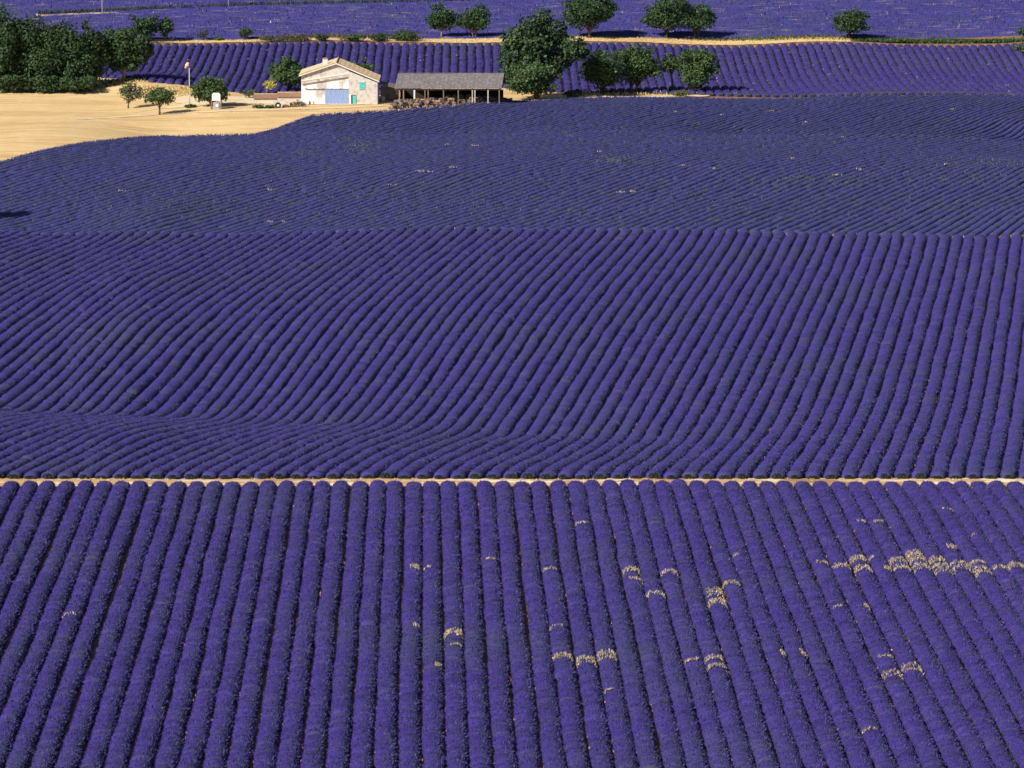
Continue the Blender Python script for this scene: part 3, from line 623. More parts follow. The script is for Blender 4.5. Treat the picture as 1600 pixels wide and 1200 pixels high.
tree('oak_tree', 'tree', 'very dense black green tree cut by the top edge of the view', 921, 60, 883, 961, -14, 50, DARK, 43, 15, 1.4, .28, 'trees standing along the hilltop strip')
tree('oak_tree', 'tree', 'broad hilltop tree of the right hand pair, crown touching its neighbour', 1042, 59, 1007, 1076, -8, 52, DARK, 44, 13, 1.15, .27, 'trees standing along the hilltop strip')
tree('oak_tree', 'tree', 'smaller right partner of the hilltop pair, with a spreading crown', 1088, 60, 1062, 1117, 5, 52, DARK, 45, 11, 1.1, .26, 'trees standing along the hilltop strip', stems=2)
tree('oak_tree', 'tree', 'lone round dark tree on the hilltop strip at the right', 1327, 61, 1302, 1353, 13, 55, DARK, 46, 11, 1.3, .26, 'trees standing along the hilltop strip')
tree('oak_tree', 'tree', 'tree half cut by the right picture edge beyond the hillside field', 1606, 66, 1592, 1630, 38, 62, DARK, 47, 8, 1.2, .26)
tree('oak_tree', 'tree', 'biggest dark tree, right of the open shed, with a leaning top and side branch', 838, 154, 780, 920, 13, 140, DARK, 51, 12, 2.4, .36, None,
     [(848, 30, 18), (828, 44, 22), (868, 48, 20), (806, 62, 24), (840, 66, 30), (872, 76, 26), (895, 74, 22), (908, 82, 13), (800, 88, 22), (832, 96, 30), (868, 100, 18), (802, 112, 20), (884, 96, 12)], .5)
tree('bushy_tree', 'tree', 'lighter green bushy tree in front of the biggest tree, at the shed corner', 842, 157, 792, 872, 96, 153, ((.062, .108, .036), (.078, .125, .044), (.046, .084, .031)), 52, 13, 1.15, .26)
tree('bushy_tree', 'tree', 'round green tree standing left of the pair by the rubble', 942, 148, 907, 970, 74, 147, GREEN2, 53, 11, 1.15, .26, 'rounded trees in front of the hillside field')
tree('bushy_tree', 'tree', 'round green tree right of the pair by the rubble, showing its forked trunk', 990, 146, 962, 1027, 69, 136, GREEN2, 54, 12, 1.1, .26, 'rounded trees in front of the hillside field', stems=2)
tree('bushy_tree', 'tree', 'round topped tree at the end of the green gap in the hillside field', 1086, 146, 1055, 1121, 75, 138, GREEN2, 55, 12, 1.1, .26, 'rounded trees in front of the hillside field', stems=3)
tree('bushy_tree', 'tree', 'small leaning green tree touching the left of the round topped tree', 1052, 145, 1030, 1064, 85, 116, GREEN2, 56, 7, .9, .24, 'rounded trees in front of the hillside field', lean=-.1)
tree('bushy_tree', 'tree', 'round green bush behind the white tank by the yard', 330, 167, 302, 357, 117, 164, LITE, 57, 12, 1.15, .24)
tree('walnut_tree', 'tree', 'dense dark tree left of the house behind the low tiled sheds', 452, 146, 424, 480, 91, 141, GREEN2, 58, 12, 1.2, .26)
tree('bushy_tree', 'tree', 'green tree top showing behind the right roof of the house', 569, 146, 552, 585, 91, 128, LITE, 59, 8, 1.1, .24)
tree('almond_tree', 'tree', 'small grey green tree with sparse crown in the straw field, leftmost', 200.5, 170, 185, 221, 127, 162, ((.07, .085, .05), (.09, .10, .065), (.05, .08, .03)), 60, 9, .55, .22)
tree('almond_tree', 'tree', 'small round tree with dark trunk casting a shadow at the straw field edge', 249.5, 180, 227, 272, 134, 168, LITE, 61, 10, .85, .22, trunk_r=.19)
tree('sapling', 'tree', 'yellow leaved sapling behind the low tiled sheds', 416, 150, 411, 431, 121, 143, ((.42, .40, .05), (.50, .48, .08), (.30, .32, .05)), 62, 4, .35, .2, trunk_r=.06, bark=M_PALEBARK)
tree('shrub', 'shrub', 'grey green shrub at the lower edge of the hillside field left of the sheds', 388, 154, 379, 401, 138, 153, ((.09, .11, .08), (.07, .10, .05)), 63, 7, 1., .2)
tree('shrub', 'shrub', 'small green bush at the foot of the windsock pole', 297, 169, 288, 306, 162, 169, MIDG, 64, 5, 1.1, .2)
tree('shrub', 'shrub', 'round green bush in front of the left low tiled shed', 404, 170, 396, 413, 162, 170, LITE, 65, 5, 1.3, .2)
tree('shrub', 'shrub', 'flat green bush between round bush and tyre by the sheds', 420, 170, 413, 428, 163, 170, MIDG, 66, 5, 1.1, .2)
tree('shrub', 'shrub', 'ragged dry green shrub at the bottom of the green gap, by the round topped tree', 1060, 152, 1048, 1080, 141, 151, ((.10, .11, .04), (.08, .10, .04)), 67, 6, 1., .2)
tree('shrub', 'shrub', 'green shrub at the upper right corner of the hillside field', 1592, 82, 1580, 1612, 68, 82, ((.09, .12, .06), (.07, .10, .05)), 68, 7, 1.1, .22)
tree('shrub', 'shrub', 'low green shrub between the big tree and the rubble heap', 895, 152, 880, 912, 141, 152, ((.05, .065, .03), (.09, .09, .05)), 69, 6, .9, .2)
for k, (u, u0, u1) in enumerate(((1395, 1340, 1440), (1490, 1430, 1530), (1560, 1520, 1598))):
    tree('hedge', 'hedge', ('left', 'middle', 'right')[k] + ' stretch of low green hedge on the hilltop verge at the right', u, 66.5, u0, u1, 60.5, 66.5, MIDG, 70 + k, 14, 2.2, .22, 'low hedge on the hilltop verge', depth=.2)
# a tree just outside the left edge whose shadow falls across the middle field
tree('oak_tree', 'tree', 'dark oak beyond the left picture edge whose shadow lies on the middle field', -64, 345, -96, -24, 262, 335, DARK, 80, 12, 1.1, .3)
# dark hedge line and poles on the far fields
def hedge_line(name, pix, n, seed, h, cols):
    r = np.random.RandomState(seed); a = [at(*p) for p in pix]; P = []
    for _ in range(n):
        k = r.randint(0, len(a) - 1); t = r.rand(); x = a[k][0] * (1 - t) + a[k + 1][0] * t; y = a[k][1] * (1 - t) + a[k + 1][1] * t + r.normal(0, .5)
        P.append((x, y, float(gz(x, y)) + r.rand() * h))
    return tag(obj(name, tuft_mesh(name, P, cols, .6, seed), M_STEM), None, None, None, 'stuff')
hedge_line('grass', [(60, 24.5), (150, 21), (265, 16), (400, 10.5), (520, 8), (640, 5.5), (800, 2)], 3000, 88, .9, ((.035, .06, .025), (.05, .075, .03)))
M_POLE = mat('weathered_pole', (.42, .40, .36), noise=[(3, (.3, .28, .25), .5, .6, (1, 1, .2))])
for k, (u, vb, vt, lab) in enumerate(((160, 23, -30, 'thin wooden pole by the far hedge line, left of the two'), (357.5, 13, -35, 'thin wooden pole by the far hedge line, right of the two'))):
    x, y, z, d = at(u, vb); t = thing('utility_pole', lab, 'pole', (x, y, z), 0, 'poles along the far hedge line'); h = (vb - vt) * d
    mb = MB(); mb.tube([(0, 0, -.3), (0, 0, h)], [.15, .10], 8); mb.build('pole', M_POLE, t, None, True)
    mb = MB(); mb.box(-.8, .8, -.06, .06, h - .8, h - .65); mb.build('crossarm', M_POLE, t)
    for sx in (-.65, 0, .65):
        mb = MB(); mb.tube([(sx, 0, h - .65), (sx, 0, h - .55), (sx, 0, h - .45)], [.04, .06, .03], 6); mb.build('insulator', M_POLE, t)
M_WHITE = mat('white_paint', (.80, .80, .78), noise=[(2, (.70, .69, .66), .5, .7, (1, 1, 1))])
for u, vb, vt, lab in ((58, 27.5, 21.5, 'short white marker post beside the far pale lane'),):
    x, y, z, d = at(u, vb); mb = MB(); mb.box(-.22, .22, -.12, .12, -.2, (vb - vt) * d * .82); mb.prism([(-.22, (vb - vt) * d * .82), (.22, (vb - vt) * d * .82), (.1, (vb - vt) * d), (-.1, (vb - vt) * d)], -.12, .12)
    tag(mb.build('marker_post', M_WHITE, None, (x, y, z)), lab, 'post')

# ------------------------------------------------------------------ the farmhouse
hxp, hyp, hzp, hd = at(471, 163.5)
hxr, hyr, hzr, _ = at(590, 160.5)
rz = 0.0
house = thing('farmhouse', 'stone farmhouse with gabled tile roof, blue sliding door and turquoise shutter', 'house', (hxp, hyp, hzp), rz)
q = hd                                              # metres per pixel at the house
M_STUCCO = mat('grey_stucco', (.62, .58, .55), noise=[(.55, (.70, .63, .55), .48, .6, (1, 1, 1)), (1.4, (.40, .34, .31), .52, .66, (1, 1, 1)), (7, (.50, .44, .37), .5, .7, (1, 1, 1))], bump=.6, bump_scale=7)
M_WASH = mat('whitewash', (.88, .87, .85), noise=[(.42, (.52, .46, .41), .53, .62, (1, 1, .8)), (3, (.70, .66, .60), .5, .7, (1, 1, 1))], bump=.3, bump_scale=6)
M_TILE = mat('clay_tile', (.56, .42, .26), noise=[(.9, (.46, .29, .18), .48, .62, (1, 1, 1)), (4, (.66, .54, .36), .5, .66, (1, 1, 1)), (9, (.30, .19, .13), .58, .72, (1, 1, 1))], bump=.3)
M_REDTILE = mat('red_tile', (.36, .22, .15), noise=[(3, (.45, .26, .17), .5, .65, (1, 1, 1)), (8, (.20, .10, .07), .55, .7, (1, 1, 1))])
M_TRIM = mat('lime_mortar', (.74, .69, .62), noise=[(4, (.60, .55, .48), .5, .7, (1, 1, 1))])
M_BLUE = mat('blue_paint', (.26, .36, .64), noise=[(2.5, (.36, .45, .68), .45, .6, (3, 1, .3))], rough=.6)
M_TURQ = mat('turquoise_paint', (.10, .52, .50), noise=[(2, (.16, .58, .56), .5, .6, (1, 1, 1))], rough=.55)
M_DKG = mat('green_iron', (.10, .16, .13), rough=.5)
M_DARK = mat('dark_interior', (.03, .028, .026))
def hp(u, v): return ((u - 471) * q, (163.5 - v) * q)
XL, XR, XA, XC = 0.0, 119 * q, (526 - 471) * q, (544.8 - 471) * q
ZL, ZA, ZR = hp(0, 119)[1], hp(0, 101)[1], hp(0, 128)[1]
def zr(x): return ZA + (ZR - ZA) * (x - XA) / (XR - XA)
DEP = 10.5
mb = MB(); mb.prism([(XL, -1.0), (XC, -1.0), (XC, zr(XC)), (XA, ZA), (XL, ZL)], 0, DEP); mb.build('wall', M_STUCCO, house)
mb = MB(); mb.prism([(XC, -1.0), (XR, -1.0), (XR, ZR - .12), (XC, zr(XC) - .25)], -.45, DEP); o = mb.build('wall', M_STUCCO, house); o['label'] = 'right front block of grey stucco standing slightly forward'
# white wash below the ledge on the left block
l0, l1 = hp(473, 131.5), hp(544.4, 120.5)
mb = MB(); mb.prism([(.02, -.6), (XC - .01, -.6), (XC - .01, l1[1]), (.02, l0[1])], -.06, .0); o = mb.build('whitewashed_wall', M_WASH, house)
# sloping ledge
mb = MB(); a0, a1 = hp(473, 126.2), hp(544.4, 114.8); th_ = .62
mb.prism([(.05, a0[1] - th_), (XC - .02, a1[1] - th_), (XC - .02, a1[1] - .12), (.05, a0[1] - .12)], -.40, -.01); o = mb.build('ledge', M_STUCCO, house)
mb = MB(); mb.prism([(.0, a0[1] - .11), (XC - .01, a1[1] - .11), (XC - .01, a1[1] + .04), (.0, a0[1] + .04)], -.46, -.01); mb.build('ledge_cap', M_TRIM, house)
# roof slopes with ridged tile courses
def tiled_slope(x0, z0, x1, z1, ya, yb, th, pitch, name, m, parent, amp=.07, lab=None):
    """slope from ridge (x0, z0) to eave (x1, z1); tile channels run down the slope"""
    n = int((yb - ya) / pitch) * 4 + 1; yv = np.linspace(ya, yb, n); rows = max(6, int(math.hypot(x1 - x0, z1 - z0) / .45)); r = np.random.RandomState(5)
    V = []; t = np.linspace(0, 1, rows)
    for i, s_ in enumerate(t):
        for j, y in enumerate(yv): V.append((x0 + (x1 - x0) * s_, y, z0 + (z1 - z0) * s_ + amp * (.5 + .5 * math.cos(2 * math.pi * j / 4)) + (.035 if i % 2 else 0) + r.normal(0, .008)))
    I = np.arange(rows * n).reshape(rows, n); Fq = np.stack([I[:-1, :-1].ravel(), I[1:, :-1].ravel(), I[1:, 1:].ravel(), I[:-1, 1:].ravel()], 1)
    if x1 > x0: pass
    else: Fq = Fq[:, ::-1]
    o = obj(name, np_mesh(name, V, [Fq]), m, parent)
    mb = MB(); e = -.02
    pts = [(x0, z0 - th), (x1, z1 - th), (x1, z1 + e), (x0, z0 + e)] if x1 > x0 else [(x1, z1 - th), (x0, z0 - th), (x0, z0 + e), (x1, z1 + e)]
    mb.prism(pts, ya + .02, yb - .02); mb.build('roof_edge', M_TRIM if m is M_TILE else m, o)
    if lab: o['label'] = lab
    return o
XLE, XRE = -.45, XR + .35
tiled_slope(XA, ZA + .42, XLE, ZL + .42 + (ZA - ZL) / (XA - XL) * XLE, -.55, DEP + .3, .30, .33, 'roof', M_TILE, house, lab='sunlit left roof slope of pale clay tiles')
tiled_slope(XA + .01, ZA + .42, XRE, zr(XRE) + .42, -.60, DEP + .3, .30, .33, 'roof', M_TILE, house, lab='right roof slope of brown clay tiles')
mb = MB()
for k in range(26): mb.tube([(XA, -.55 + k * .43, ZA + .47), (XA, -.55 + k * .43 + .47, ZA + .50)], [.17, .15], 8)
mb.build('ridge_tiles', M_TILE, house, None, True)['kind'] = 'stuff'
c0, c1 = hp(503.5, 100), hp(511.5, 95.5)
ch = MB(); ch.box(c0[0], c1[0], 3.0, 3.9, c0[1] - 1.2, c1[1] + .15); cho = ch.build('chimney', M_TRIM, house)
ch = MB(); ch.box(c0[0] - .06, c1[0] + .06, 2.94, 3.96, c1[1] + .15, c1[1] + .25); ch.box(c0[0] + .1, c1[0] - .1, 3.1, 3.8, c1[1] + .25, c1[1] + .38); ch.build('chimney_cap', M_REDTILE, cho)
# doors, rail, shutter
d0, d1 = hp(507.8, 163), hp(543.6, 139.6)
door = MB(); door.box(d0[0], d1[0], -.16, -.10, .02, d1[1]); dro = door.build('sliding_door', M_BLUE, house)
npk = 17; wpk = (d1[0] - d0[0]) / npk
pk = MB(); pk.box(0, wpk * .86, -.05, 0, 0, d1[1] - .06); pkm = pk.mesh('plank'); pkm.materials.append(M_BLUE)
for k in range(npk):
    o = obj('plank', pkm, None, dro); o.location = (d0[0] + k * wpk + wpk * .07, -.16, .05)
mb = MB(); r0, r1 = hp(478, 139.2), hp(549, 140.2); mb.box(r0[0], r1[0], -.24, -.14, r0[1] - .06, r0[1] + .06)
for k in range(6): mb.box(r0[0] + k * 1.7, r0[0] + k * 1.7 + .12, -.24, -.05, r0[1] + .06, r0[1] + .18)
mb.build('door_rail', M_DKG, house)
s0, s1 = hp(549, 162.5), hp(556.5, 148)
mb = MB(); mb.box(s0[0] - .02, s1[0], -.50, -.44, 0, s1[1]); so_ = mb.build('doorway', M_DARK, house)
mb = MB(); mb.box(s0[0] + .28, s1[0], -.56, -.51, .03, s1[1] - .12); sd_ = mb.build('small_door', M_TURQ, house)
mb = MB(); mb.box(s1[0] - .16, s1[0] - .10, -.60, -.565, .9, 1.05); mb.build('handle', M_DKG, sd_)
mb = MB(); mb.box(s0[0] - .3, s1[0] + .2, -.53, -.455, s1[1] + .01, s1[1] + .5); mb.box(s0[0] - .34, s0[0] - .04, -.52, -.452, 0, s1[1]); mb.build('door_surround', M_WASH, house)
w0, w1 = hp(561.8, 138.8), hp(570.5, 127.8)
mb = MB(); mb.box(w0[0], w1[0], -.53, -.47, w0[1], w1[1]); sh_ = mb.build('shutter', M_TURQ, house)
for zz in (.25, .75):
    mb = MB(); mb.box(w0[0] + .05, w1[0] - .05, -.56, -.532, w0[1] + (w1[1] - w0[1]) * zz - .05, w0[1] + (w1[1] - w0[1]) * zz + .05); mb.build('batten', M_TURQ, sh_)
mb = MB(); mb.box(w0[0] - .1, w1[0] + .1, -.54, -.455, w1[1] + .01, w1[1] + .2); mb.build('lintel', M_TRIM, house)
mb = MB(); mb.tube([(XR + .12, -.5, ZR - .3), (XR + .12, -.5, -.3)], [.05, .05], 6); mb.build('drainpipe', M_DKG, house)

# lean-to between the house and the shed
lx, ly, lz, ld = at(592, 161); M_SLATE = mat('grey_roof', (.18, .16, .165), noise=[(1.5, (.25, .225, .22), .48, .62, (1, 1, 1)), (7, (.14, .125, .13), .55, .7, (1, 1, 1))], bump=.4, bump_scale=9)
lean = thing('lean_to', 'low dark lean to shelter between the house and the open shed', 'shelter', (lx + .15, ly + 2.0, lz))
LW = 3.6
mb = MB(); mb.prism([(0, 3.5), (LW, 2.7), (LW, 2.85), (0, 3.65)], -.5, 6.5); mb.build('roof', M_SLATE, lean)
mb = MB(); mb.box(0, LW, 6.3, 6.5, -.5, 2.65); mb.build('back_wall', M_STUCCO, lean)
for px_ in (.25, LW - .2):
    mb = MB(); mb.box(px_ - .07, px_ + .07, -.3, -.16, -.4, 2.6); mb.build('post', M_BARK, lean)
bx_ = MB(); bx_.tube([(0, 0, 0), (0, 0, .1), (0, 0, 1.15), (0, 0, 1.25)], [.42, .45, .45, .36], 14); o = tag(bx_.build('water_butt', mat('grey_tank', (.45, .44, .42)), None, (lx + .75, ly + .8, lz), True), 'pale grey water butt against the right corner of the house', 'barrel')

# ------------------------------------------------------------------ the open shed
sx0, sy0, sz0, sd = at(617, 162.5)
shed = thing('open_shed', 'long open fronted shed with grey tiled roof on posts', 'shed', (sx0, sy0, sz0))
SW, ZE, ZRD = (784 - 617) * sd, (162.5 - 138.3) * sd, (162.5 - 115) * sd - .45
def slope_panel(z0, z1, y0, y1, xa0, xa1, xb0, xb1, m, name, parent):
    """roof slope with laid courses; ridge line xa0..xa1 at y1, eave xb0..xb1 at y0"""
    nr, nx2 = 14, 56; V = []; r = np.random.RandomState(9)
    for i in range(nr * 2):
        t = (i // 2 + (i % 2)) / nr; st = .035 if i % 2 == 0 else 0
        for j in range(nx2 * 2):
            s_ = (j // 2 + j % 2) / nx2; A = xb0 + (xb1 - xb0) * s_; B = xa0 + (xa1 - xa0) * s_
            V.append((A + (B - A) * t, y0 + (y1 - y0) * t, z0 + (z1 - z0) * t + st + (.025 if j % 4 < 2 else 0) + r.normal(0, .012) - .10 * math.sin(math.pi * s_ * 2) * t * .4))
    I = np.arange(len(V)).reshape(nr * 2, nx2 * 2); Fq = np.stack([I[:-1, :-1].ravel(), I[:-1, 1:].ravel(), I[1:, 1:].ravel(), I[1:, :-1].ravel()], 1)
    if y1 < y0: Fq = Fq[:, ::-1]
    return obj(name, np_mesh(name, V, [Fq]), m, parent)
SDP = 5.2
o = slope_panel(ZE, ZRD, -.4, SDP, .55, SW + .45, -.1, SW - .05, M_SLATE, 'roof', shed); o['label'] = 'front roof slope of weathered grey tiles'
o = slope_panel(ZE - .1, ZRD, 2 * SDP + .4, SDP + .01, .55, SW + .45, .9, SW + .9, M_SLATE, 'roof', shed)
mb = MB(); mb.box(.5, SW + .5, SDP - .12, SDP + .12, ZRD, ZRD + .12); mb.build('ridge_cap', M_SLATE, shed)
M_WOOD = mat('old_timber', (.20, .14, .09), noise=[(3, (.30, .22, .15), .5, .65, (1, 1, .3))]); M_PALEW = mat('pale_timber', (.62, .54, .42), noise=[(4, (.45, .38, .28), .5, .65, (1, 1, .3))])
mb = MB(); mb.box(0, SW - .1, -.12, .06, ZE - .28, ZE - .06); mb.build('beam', M_WOOD, shed)
mb = MB(); mb.box(.6, SW + .4, 2 * SDP - .1, 2 * SDP + .1, ZE - .38, ZE - .15); mb.build('beam', M_WOOD, shed)
for pu, pm in ((624, M_REDTILE), (630.5, M_REDTILE), (647.5, M_WHITE), (664, M_WOOD), (669, M_WOOD), (693, M_WOOD), (716, M_WOOD), (738, M_PALEW), (742, M_PALEW), (762.5, M_PALEW), (780, M_WOOD)):
    x = (pu - 617) * sd; wd = .11 if pm is not M_WHITE else .15
    mb = MB(); mb.box(x - wd, x + wd, -.12, .1, -.3, ZE - .29)
    o = mb.build('post', pm, shed)
    if pm is M_WHITE: o['label'] = 'white painted post'
for k in range(8):
    x = 1.0 + k * (SW - 1.2) / 7; mb = MB(); mb.box(x - .1, x + .1, 2 * SDP - .1, 2 * SDP + .1, -.4, ZE - .39); mb.build('post', M_WOOD, shed)
for k in range(7):
    x = .8 + k * (SW - 1.2) / 6
    mb = MB(); mb.tube([(x, 0, ZE - .2), (x + .3, SDP, ZRD - .35)], [.08, .08], 5); mb.tube([(x, 0, ZE - .3), (x, 2 * SDP, ZE - .3)], [.09, .09], 5); mb.build('rafter', M_WOOD, shed)
mb = MB(); mb.box(.8, SW * .24, 2 * SDP - .4, 2 * SDP - .25, -.4, ZE - .4); mb.box(SW * .24, SW * .72, 2 * SDP - .4, 2 * SDP - .25, -.4, 1.9); mb.box(SW * .72, SW + .3, 2 * SDP - .4, 2 * SDP - .25, -.4, 1.9); mb.build('shade_boarding', M_DARK, shed)  # near-black boards added along the back to stand in for interior shade
# hay bales standing in the shade of the shed
BALE = MB(); BALE.tube([(0, -.6, .6), (0, -.55, .6), (0, .55, .6), (0, .6, .6)], [.52, .6, .6, .52], 14); BALEM = BALE.mesh('hay_bale'); BALEM.materials.append(mat('hay', (.34, .26, .12), noise=[(5, (.22, .16, .08), .5, .6, (1, 1, 1))]))
for k, x in enumerate((10.4, 11.7, 13.0, 14.4)):
    o = obj('hay_bale', BALEM, None, None, (sx0 + x, sy0 + 7.5 + .2 * (k % 2), sz0)); tag(o, ('first', 'second', 'third', 'fourth')[k] + ' round hay bale from the left under the open shed', 'hay bale', 'hay bales in the shed')
# small red cart by the white post
cx_, cy_, cz_, cd_ = at(652, 162); ct = thing('red_cart', 'small red hand cart parked by the white post of the shed', 'cart', (cx_, cy_ - .3, cz_)); M_RED = mat('red_paint', (.55, .03, .03), rough=.45)
mb = MB(); mb.prism([(-.45, .55), (.45, .55), (.6, 1.15), (-.6, 1.15)], -.35, .35); mb.build('tray', M_RED, ct)
mb = MB(); mb.tube([(-.5, 0, 1.1), (-.9, 0, 1.9)], [.05, .05], 6); mb.tube([(-.4, 0, .55), (-.45, 0, 0)], [.05, .05], 6); mb.build('handle', M_RED, ct)
mb = MB(); mb.tube([(.15, -.45, .38), (.15, -.3, .38)], [.38, .38], 14); mb.tube([(.15, .3, .38), (.15, .45, .38)], [.38, .38], 14); mb.build('wheel', M_DARK, ct)

# ------------------------------------------------------------------ log piles in front of the shed
LOGM = []
for k in range(5):
    r = np.random.RandomState(300 + k); mb = MB(); ra = r.uniform(.20, .31); ln = r.uniform(.55, 1.1); mb.tube([(0, -ln, 0), (r.normal(0, .03), 0, r.normal(0, .03)), (0, ln, 0)], [ra, ra * 1.05, ra * .95], 9)
    me = mb.mesh('log'); me.materials.append((mat('log_bark', (.13, .09, .08), noise=[(3, (.30, .22, .18), .5, .62, (1, .3, 1)), (9, (.11, .08, .07), .5, .65, (1, 1, 1))]), mat('log_grey', (.20, .16, .16), noise=[(4, (.18, .14, .13), .5, .62, (1, 1, 1))]), mat('log_split', (.30, .20, .14), noise=[(4, (.26, .17, .12), .5, .62, (1, 1, 1))]))[k % 3]); LOGM.append(me)
def log_pile(label, u0, v0, u1, v1, n, hmax, seed):
    r = np.random.RandomState(seed); a = at(u0, v0); b = at(u1, v1); t = thing('log_pile', label, 'log pile', (a[0], a[1], a[2]), 0, 'log piles in front of the shed')
    k = 0; lay = 0
    while k < n:
        m = int(n * (.52 if lay == 0 else .34 if lay == 1 else .25))
        for i in range(min(max(m, 3), n - k)):
            f = (i + .5 + r.uniform(-.3, .3)) / m; x = a[0] + (b[0] - a[0]) * f; y = a[1] + (b[1] - a[1]) * f + r.normal(0, .35)
            o = obj('log', LOGM[r.randint(5)], None, t); o.location = (x - a[0], y - a[1], float(gz(x, y)) - a[2] + .24 + lay * .42 + r.normal(0, .05)); o.rotation_euler = (r.normal(0, .12), 0, r.normal(0, .45) + (1.4 if r.rand() < .16 else 0)); k += 1
        lay += 1
log_pile('jumbled pile of grey and brown logs at the left front of the shed', 616, 166.5, 668, 164, 46, 3, 401)
log_pile('long low pile of brown logs below the middle of the shed', 668, 164.5, 738, 162.5, 58, 2, 402)
log_pile('pale mixed pile of logs below the right end of the shed', 738, 163, 800, 160.5, 46, 2, 403)
log_pile('loose scatter of split logs in the straw below the shed', 610, 171, 700, 166.5, 30, 1, 404)

# ------------------------------------------------------------------ low tiled sheds, tyre and junk left of the house
M_STONEW = mat('rough_wall', (.60, .53, .45), noise=[(1.6, (.46, .40, .35), .5, .62, (1, 1, 1)), (5, (.68, .62, .54), .5, .65, (1, 1, 1))], bump=.5)
for k, (u0, u1, vb, vt, lab) in enumerate(((396.5, 433, 162.5, 148.8, 'lower of the two low tiled sheds, standing farther from the house'), (433.5, 472, 163, 146.3, 'taller low tiled shed built against the left wall of the house'))):
    x, y, z, d = at(u0, vb); t = thing('tiled_shed', lab, 'low shed', (x, y, z), 0, 'low tiled sheds beside the house'); wd = (u1 - u0) * d; h = (vb - vt) * d
    mb = MB(); mb.prism([(0, -.4), (wd, -.4), (wd, h - .75), (0, h - .75)], 0, 2.4); mb.build('wall', M_STONEW, t)
    o = slope_panel(h - .72, h - .02, -.25, 2.6, 0 - .1, wd + (.1 if k == 0 else -.05), -.1, wd + (.1 if k == 0 else -.05), M_REDTILE, 'roof', t)
    mb = MB(); mb.box(-.1, wd - .05, 2.45, 2.75, h - .05, h + .12); mb.build('ridge_cap', M_TILE, t)
x, y, z, d = at(434.5, 169.5); ty = thing('tyre', 'black tyre with white hub leaning among the junk by the low sheds', 'tyre', (x, y, z))
mb = MB()
for k in range(18):
    a0_, a1_ = 2 * math.pi * k / 18, 2 * math.pi * (k + 1) / 18
    mb.tube([(.45 * math.cos(a0_), 0, .62 + .45 * math.sin(a0_)), (.45 * math.cos(a1_), 0, .62 + .45 * math.sin(a1_))], [.17, .17], 7)
mb.build('tread', M_DARK, ty, None, True)
mb = MB(); mb.tube([(0, -.06, .62), (0, .06, .62)], [.2, .2], 12); mb.build('hub', M_WHITE, ty)
JC = (mat('junk_wood', (.50, .36, .19), noise=[(4, (.3, .2, .1), .5, .6, (1, 1, 1))]), M_PALEW, mat('rusty_iron', (.17, .10, .07), noise=[(6, (.28, .15, .08), .5, .6, (1, 1, 1))]), M_STONEW)
JUNK = [(426, 171, .12, .9, .12, 1, 'pale slanting plank left of the tyre', 'plank', .5), (441, 168, .5, .5, .7, 3, 'grey stone block right of the tyre', 'block', 0), (446, 168.5, .6, .5, .55, 2, 'rusty iron box in the junk by the low sheds', 'crate', .2), (451, 168, .28, .4, 1.15, 1, 'pale upright timber stump in the junk heap', 'stump', 0), (456, 167.5, .5, .4, .9, 0, 'brown wooden crate nearest the house in the junk', 'crate', .1), (460, 168, .55, .6, .5, 2, 'dark rusty crate at the right of the junk heap', 'crate', .3), (484, 164.5, .22, .3, .75, 2, 'dark post stub before the whitewashed wall, left one', 'post', 0), (490, 164.3, .18, .3, .75, 0, 'brown post stub before the whitewashed wall, right one', 'post', 0)]
for u, v, wx, wy, h, mi, lab, cat, tilt in JUNK:
    x, y, z, d = at(u, v); mb = MB(); mb.prism([(-wx, 0), (wx, 0), (wx * .9, h), (wx * .1, h * 1.08), (-wx * .92, h * .96)], -wy / 2, wy / 2); mb.box(-wx * .95, wx * .95, -wy / 2 - .03, -wy / 2 - .005, h * .3, h * .42)
    o = mb.build({'plank': 'old_plank', 'block': 'stone_block', 'crate': 'crate', 'stump': 'timber_stump', 'post': 'post_stub'}[cat], JC[mi], None, (x, y, z)); o.rotation_euler = (0, -tilt if cat == 'plank' else 0, tilt); tag(o, lab, cat)
tree('shrub', 'shrub', 'grey twiggy bush against the house corner behind the junk', 467.5, 167, 458, 478, 156, 167, ((.22, .19, .17), (.16, .14, .13)), 95, 5, .9, .18)

# ------------------------------------------------------------------ windsock pole and white tank
x, y, z, d = at(296.5, 169); wsk = thing('windsock', 'tall thin pole with a faded orange windsock beside the round bush', 'windsock', (x, y, z)); h = (169 - 105) * d
mb = MB(); mb.tube([(0, 0, -.2), (0, 0, h * .5), (-.02, 0, h)], [.10, .09, .07], 8); mb.build('pole', mat('pale_pole', (.62, .55, .48)), wsk, None, True)
mb = MB(); mb.tube([(-.05, 0, h + .55), (-.25, 0, h + .62), (-.5, -.1, h + .3), (-.8, -.15, h - .2)], [.42, .45, .34, .16], 10); mb.build('sock', mat('faded_orange', (.72, .40, .28), noise=[(3, (.80, .55, .42), .5, .6, (1, 1, 1))]), wsk, None, True)
mb = MB(); mb.tube([(0, 0, h - .1), (-.05, 0, h + .7)], [.05, .05], 6); mb.build('swivel', M_DKG, wsk)
x, y, z, d = at(338.5, 171); tk = thing('water_tank', 'white tank on a grey stand beside the pale track, in front of the round bush', 'tank', (x, y, z)); wt = 13 * d
M_GREYC = mat('grey_concrete', (.42, .39, .38), noise=[(3, (.32, .29, .29), .5, .6, (1, 1, 1))])
zt = (171 - 157) * d; zt2 = (171 - 145.2) * d
mb = MB(); mb.prism([(-wt / 2 - .05, zt), (wt / 2 - .05, zt), (wt / 2 - .05, zt2 - .25), (wt / 2 - .3, zt2), (-wt / 2 + .2, zt2), (-wt / 2 - .05, zt2 - .25)], -.5, .5); mb.build('tank', M_WHITE, tk)
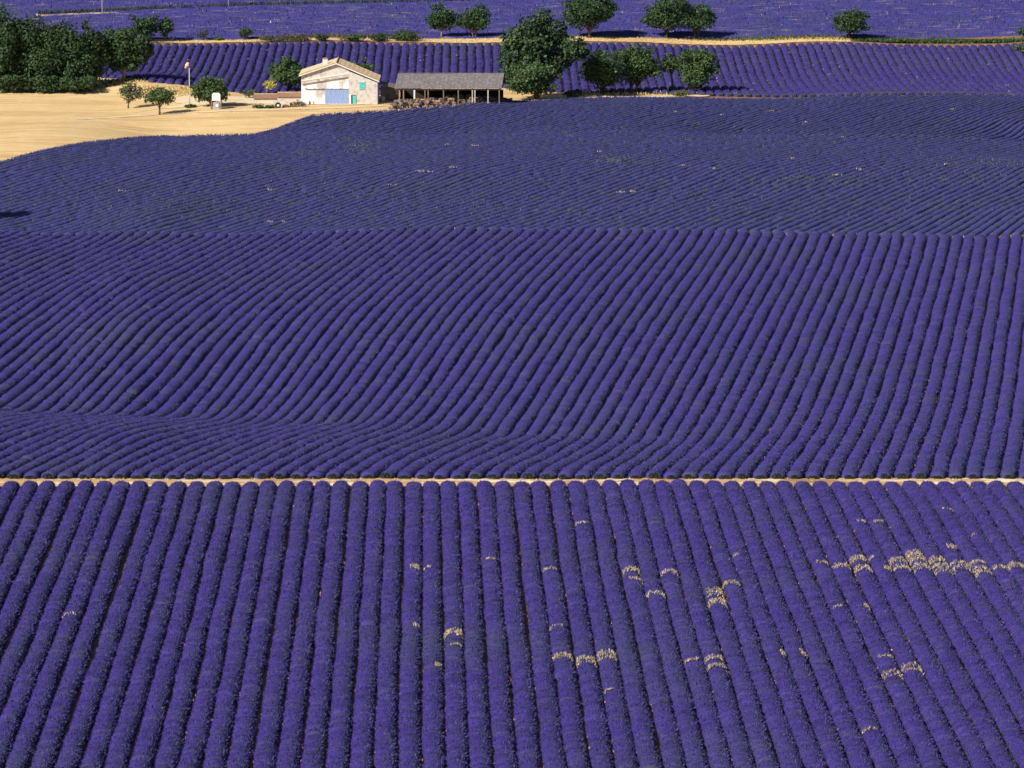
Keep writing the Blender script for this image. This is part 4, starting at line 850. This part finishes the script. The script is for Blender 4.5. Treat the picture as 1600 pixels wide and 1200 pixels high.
for sx_ in (-wt / 2 - .15, wt / 2 - .02):
    mb = MB(); mb.box(sx_ - .12, sx_ + .12, -.45, .45, -.3, zt - .01); mb.build('leg', M_WOOD if sx_ < 0 else M_GREYC, tk)
mb = MB(); mb.box(-wt / 2 + .15, wt / 2 - .2, -.62, .3, -.3, zt * .82); mb.build('pedestal', M_GREYC, tk)
mb = MB(); mb.tube([(.15, -.64, zt * .45), (.15, -.72, zt * .45)], [.3, .27], 12); mb.build('valve_cover', M_WHITE, tk)

# ------------------------------------------------------------------ rubble by the rounded trees
STM = []
for k in range(5):
    r = np.random.RandomState(500 + k); mb = MB(); pts = []
    for i in range(7):
        a = 2 * math.pi * i / 7; pts.append((math.cos(a) * r.uniform(.7, 1.1), math.sin(a) * r.uniform(.5, .9)))
    mb.add([(px, py, 0) for px, py in pts] + [(px * .75, py * .75, r.uniform(.5, .9)) for px, py in pts], [tuple(range(6, -1, -1)), tuple(range(7, 14))] + [(i, (i + 1) % 7, (i + 1) % 7 + 7, i + 7) for i in range(7)])
    me = mb.mesh('boulder'); me.materials.append(mat('pale_stone', (.58, .50, .40), noise=[(2.5, (.42, .35, .28), .5, .62, (1, 1, 1))])); STM.append(me)
r = np.random.RandomState(77); heap = None
x, y, z, d = at(925, 149.5); heap = thing('rubble_heap', 'low heap of pale stones between the big tree and the rounded trees', 'stone heap', (x, y, z))
for k in range(34):
    u, v = r.uniform(898, 968), r.uniform(145.5, 150.5); a = at(u, v); o = obj('stone', STM[k % 5], None, heap); s_ = r.uniform(.25, .62); o.location = (a[0] - x, a[1] - y, a[2] - z - .05); o.scale = (s_, s_, s_ * r.uniform(.6, 1)); o.rotation_euler = (0, 0, r.uniform(0, 6))
# bright orange specks painting sunlit soil onto the left flank of the rows
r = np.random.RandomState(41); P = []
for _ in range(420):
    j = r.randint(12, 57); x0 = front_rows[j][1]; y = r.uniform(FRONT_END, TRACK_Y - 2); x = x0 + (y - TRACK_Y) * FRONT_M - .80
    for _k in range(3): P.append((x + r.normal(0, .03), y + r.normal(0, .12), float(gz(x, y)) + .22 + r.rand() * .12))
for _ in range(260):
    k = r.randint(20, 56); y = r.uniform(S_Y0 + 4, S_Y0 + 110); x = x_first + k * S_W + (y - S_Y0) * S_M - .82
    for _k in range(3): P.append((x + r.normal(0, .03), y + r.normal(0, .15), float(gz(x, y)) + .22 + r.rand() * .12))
tag(obj('sunlit_soil_specks', tuft_mesh('sunlit_soil_specks', P, ((.55, .27, .12), (.60, .36, .18), (.45, .22, .10)), .16, 42), M_DRY), None, None, None, 'stuff')
print('TRIS', TRIS[0])
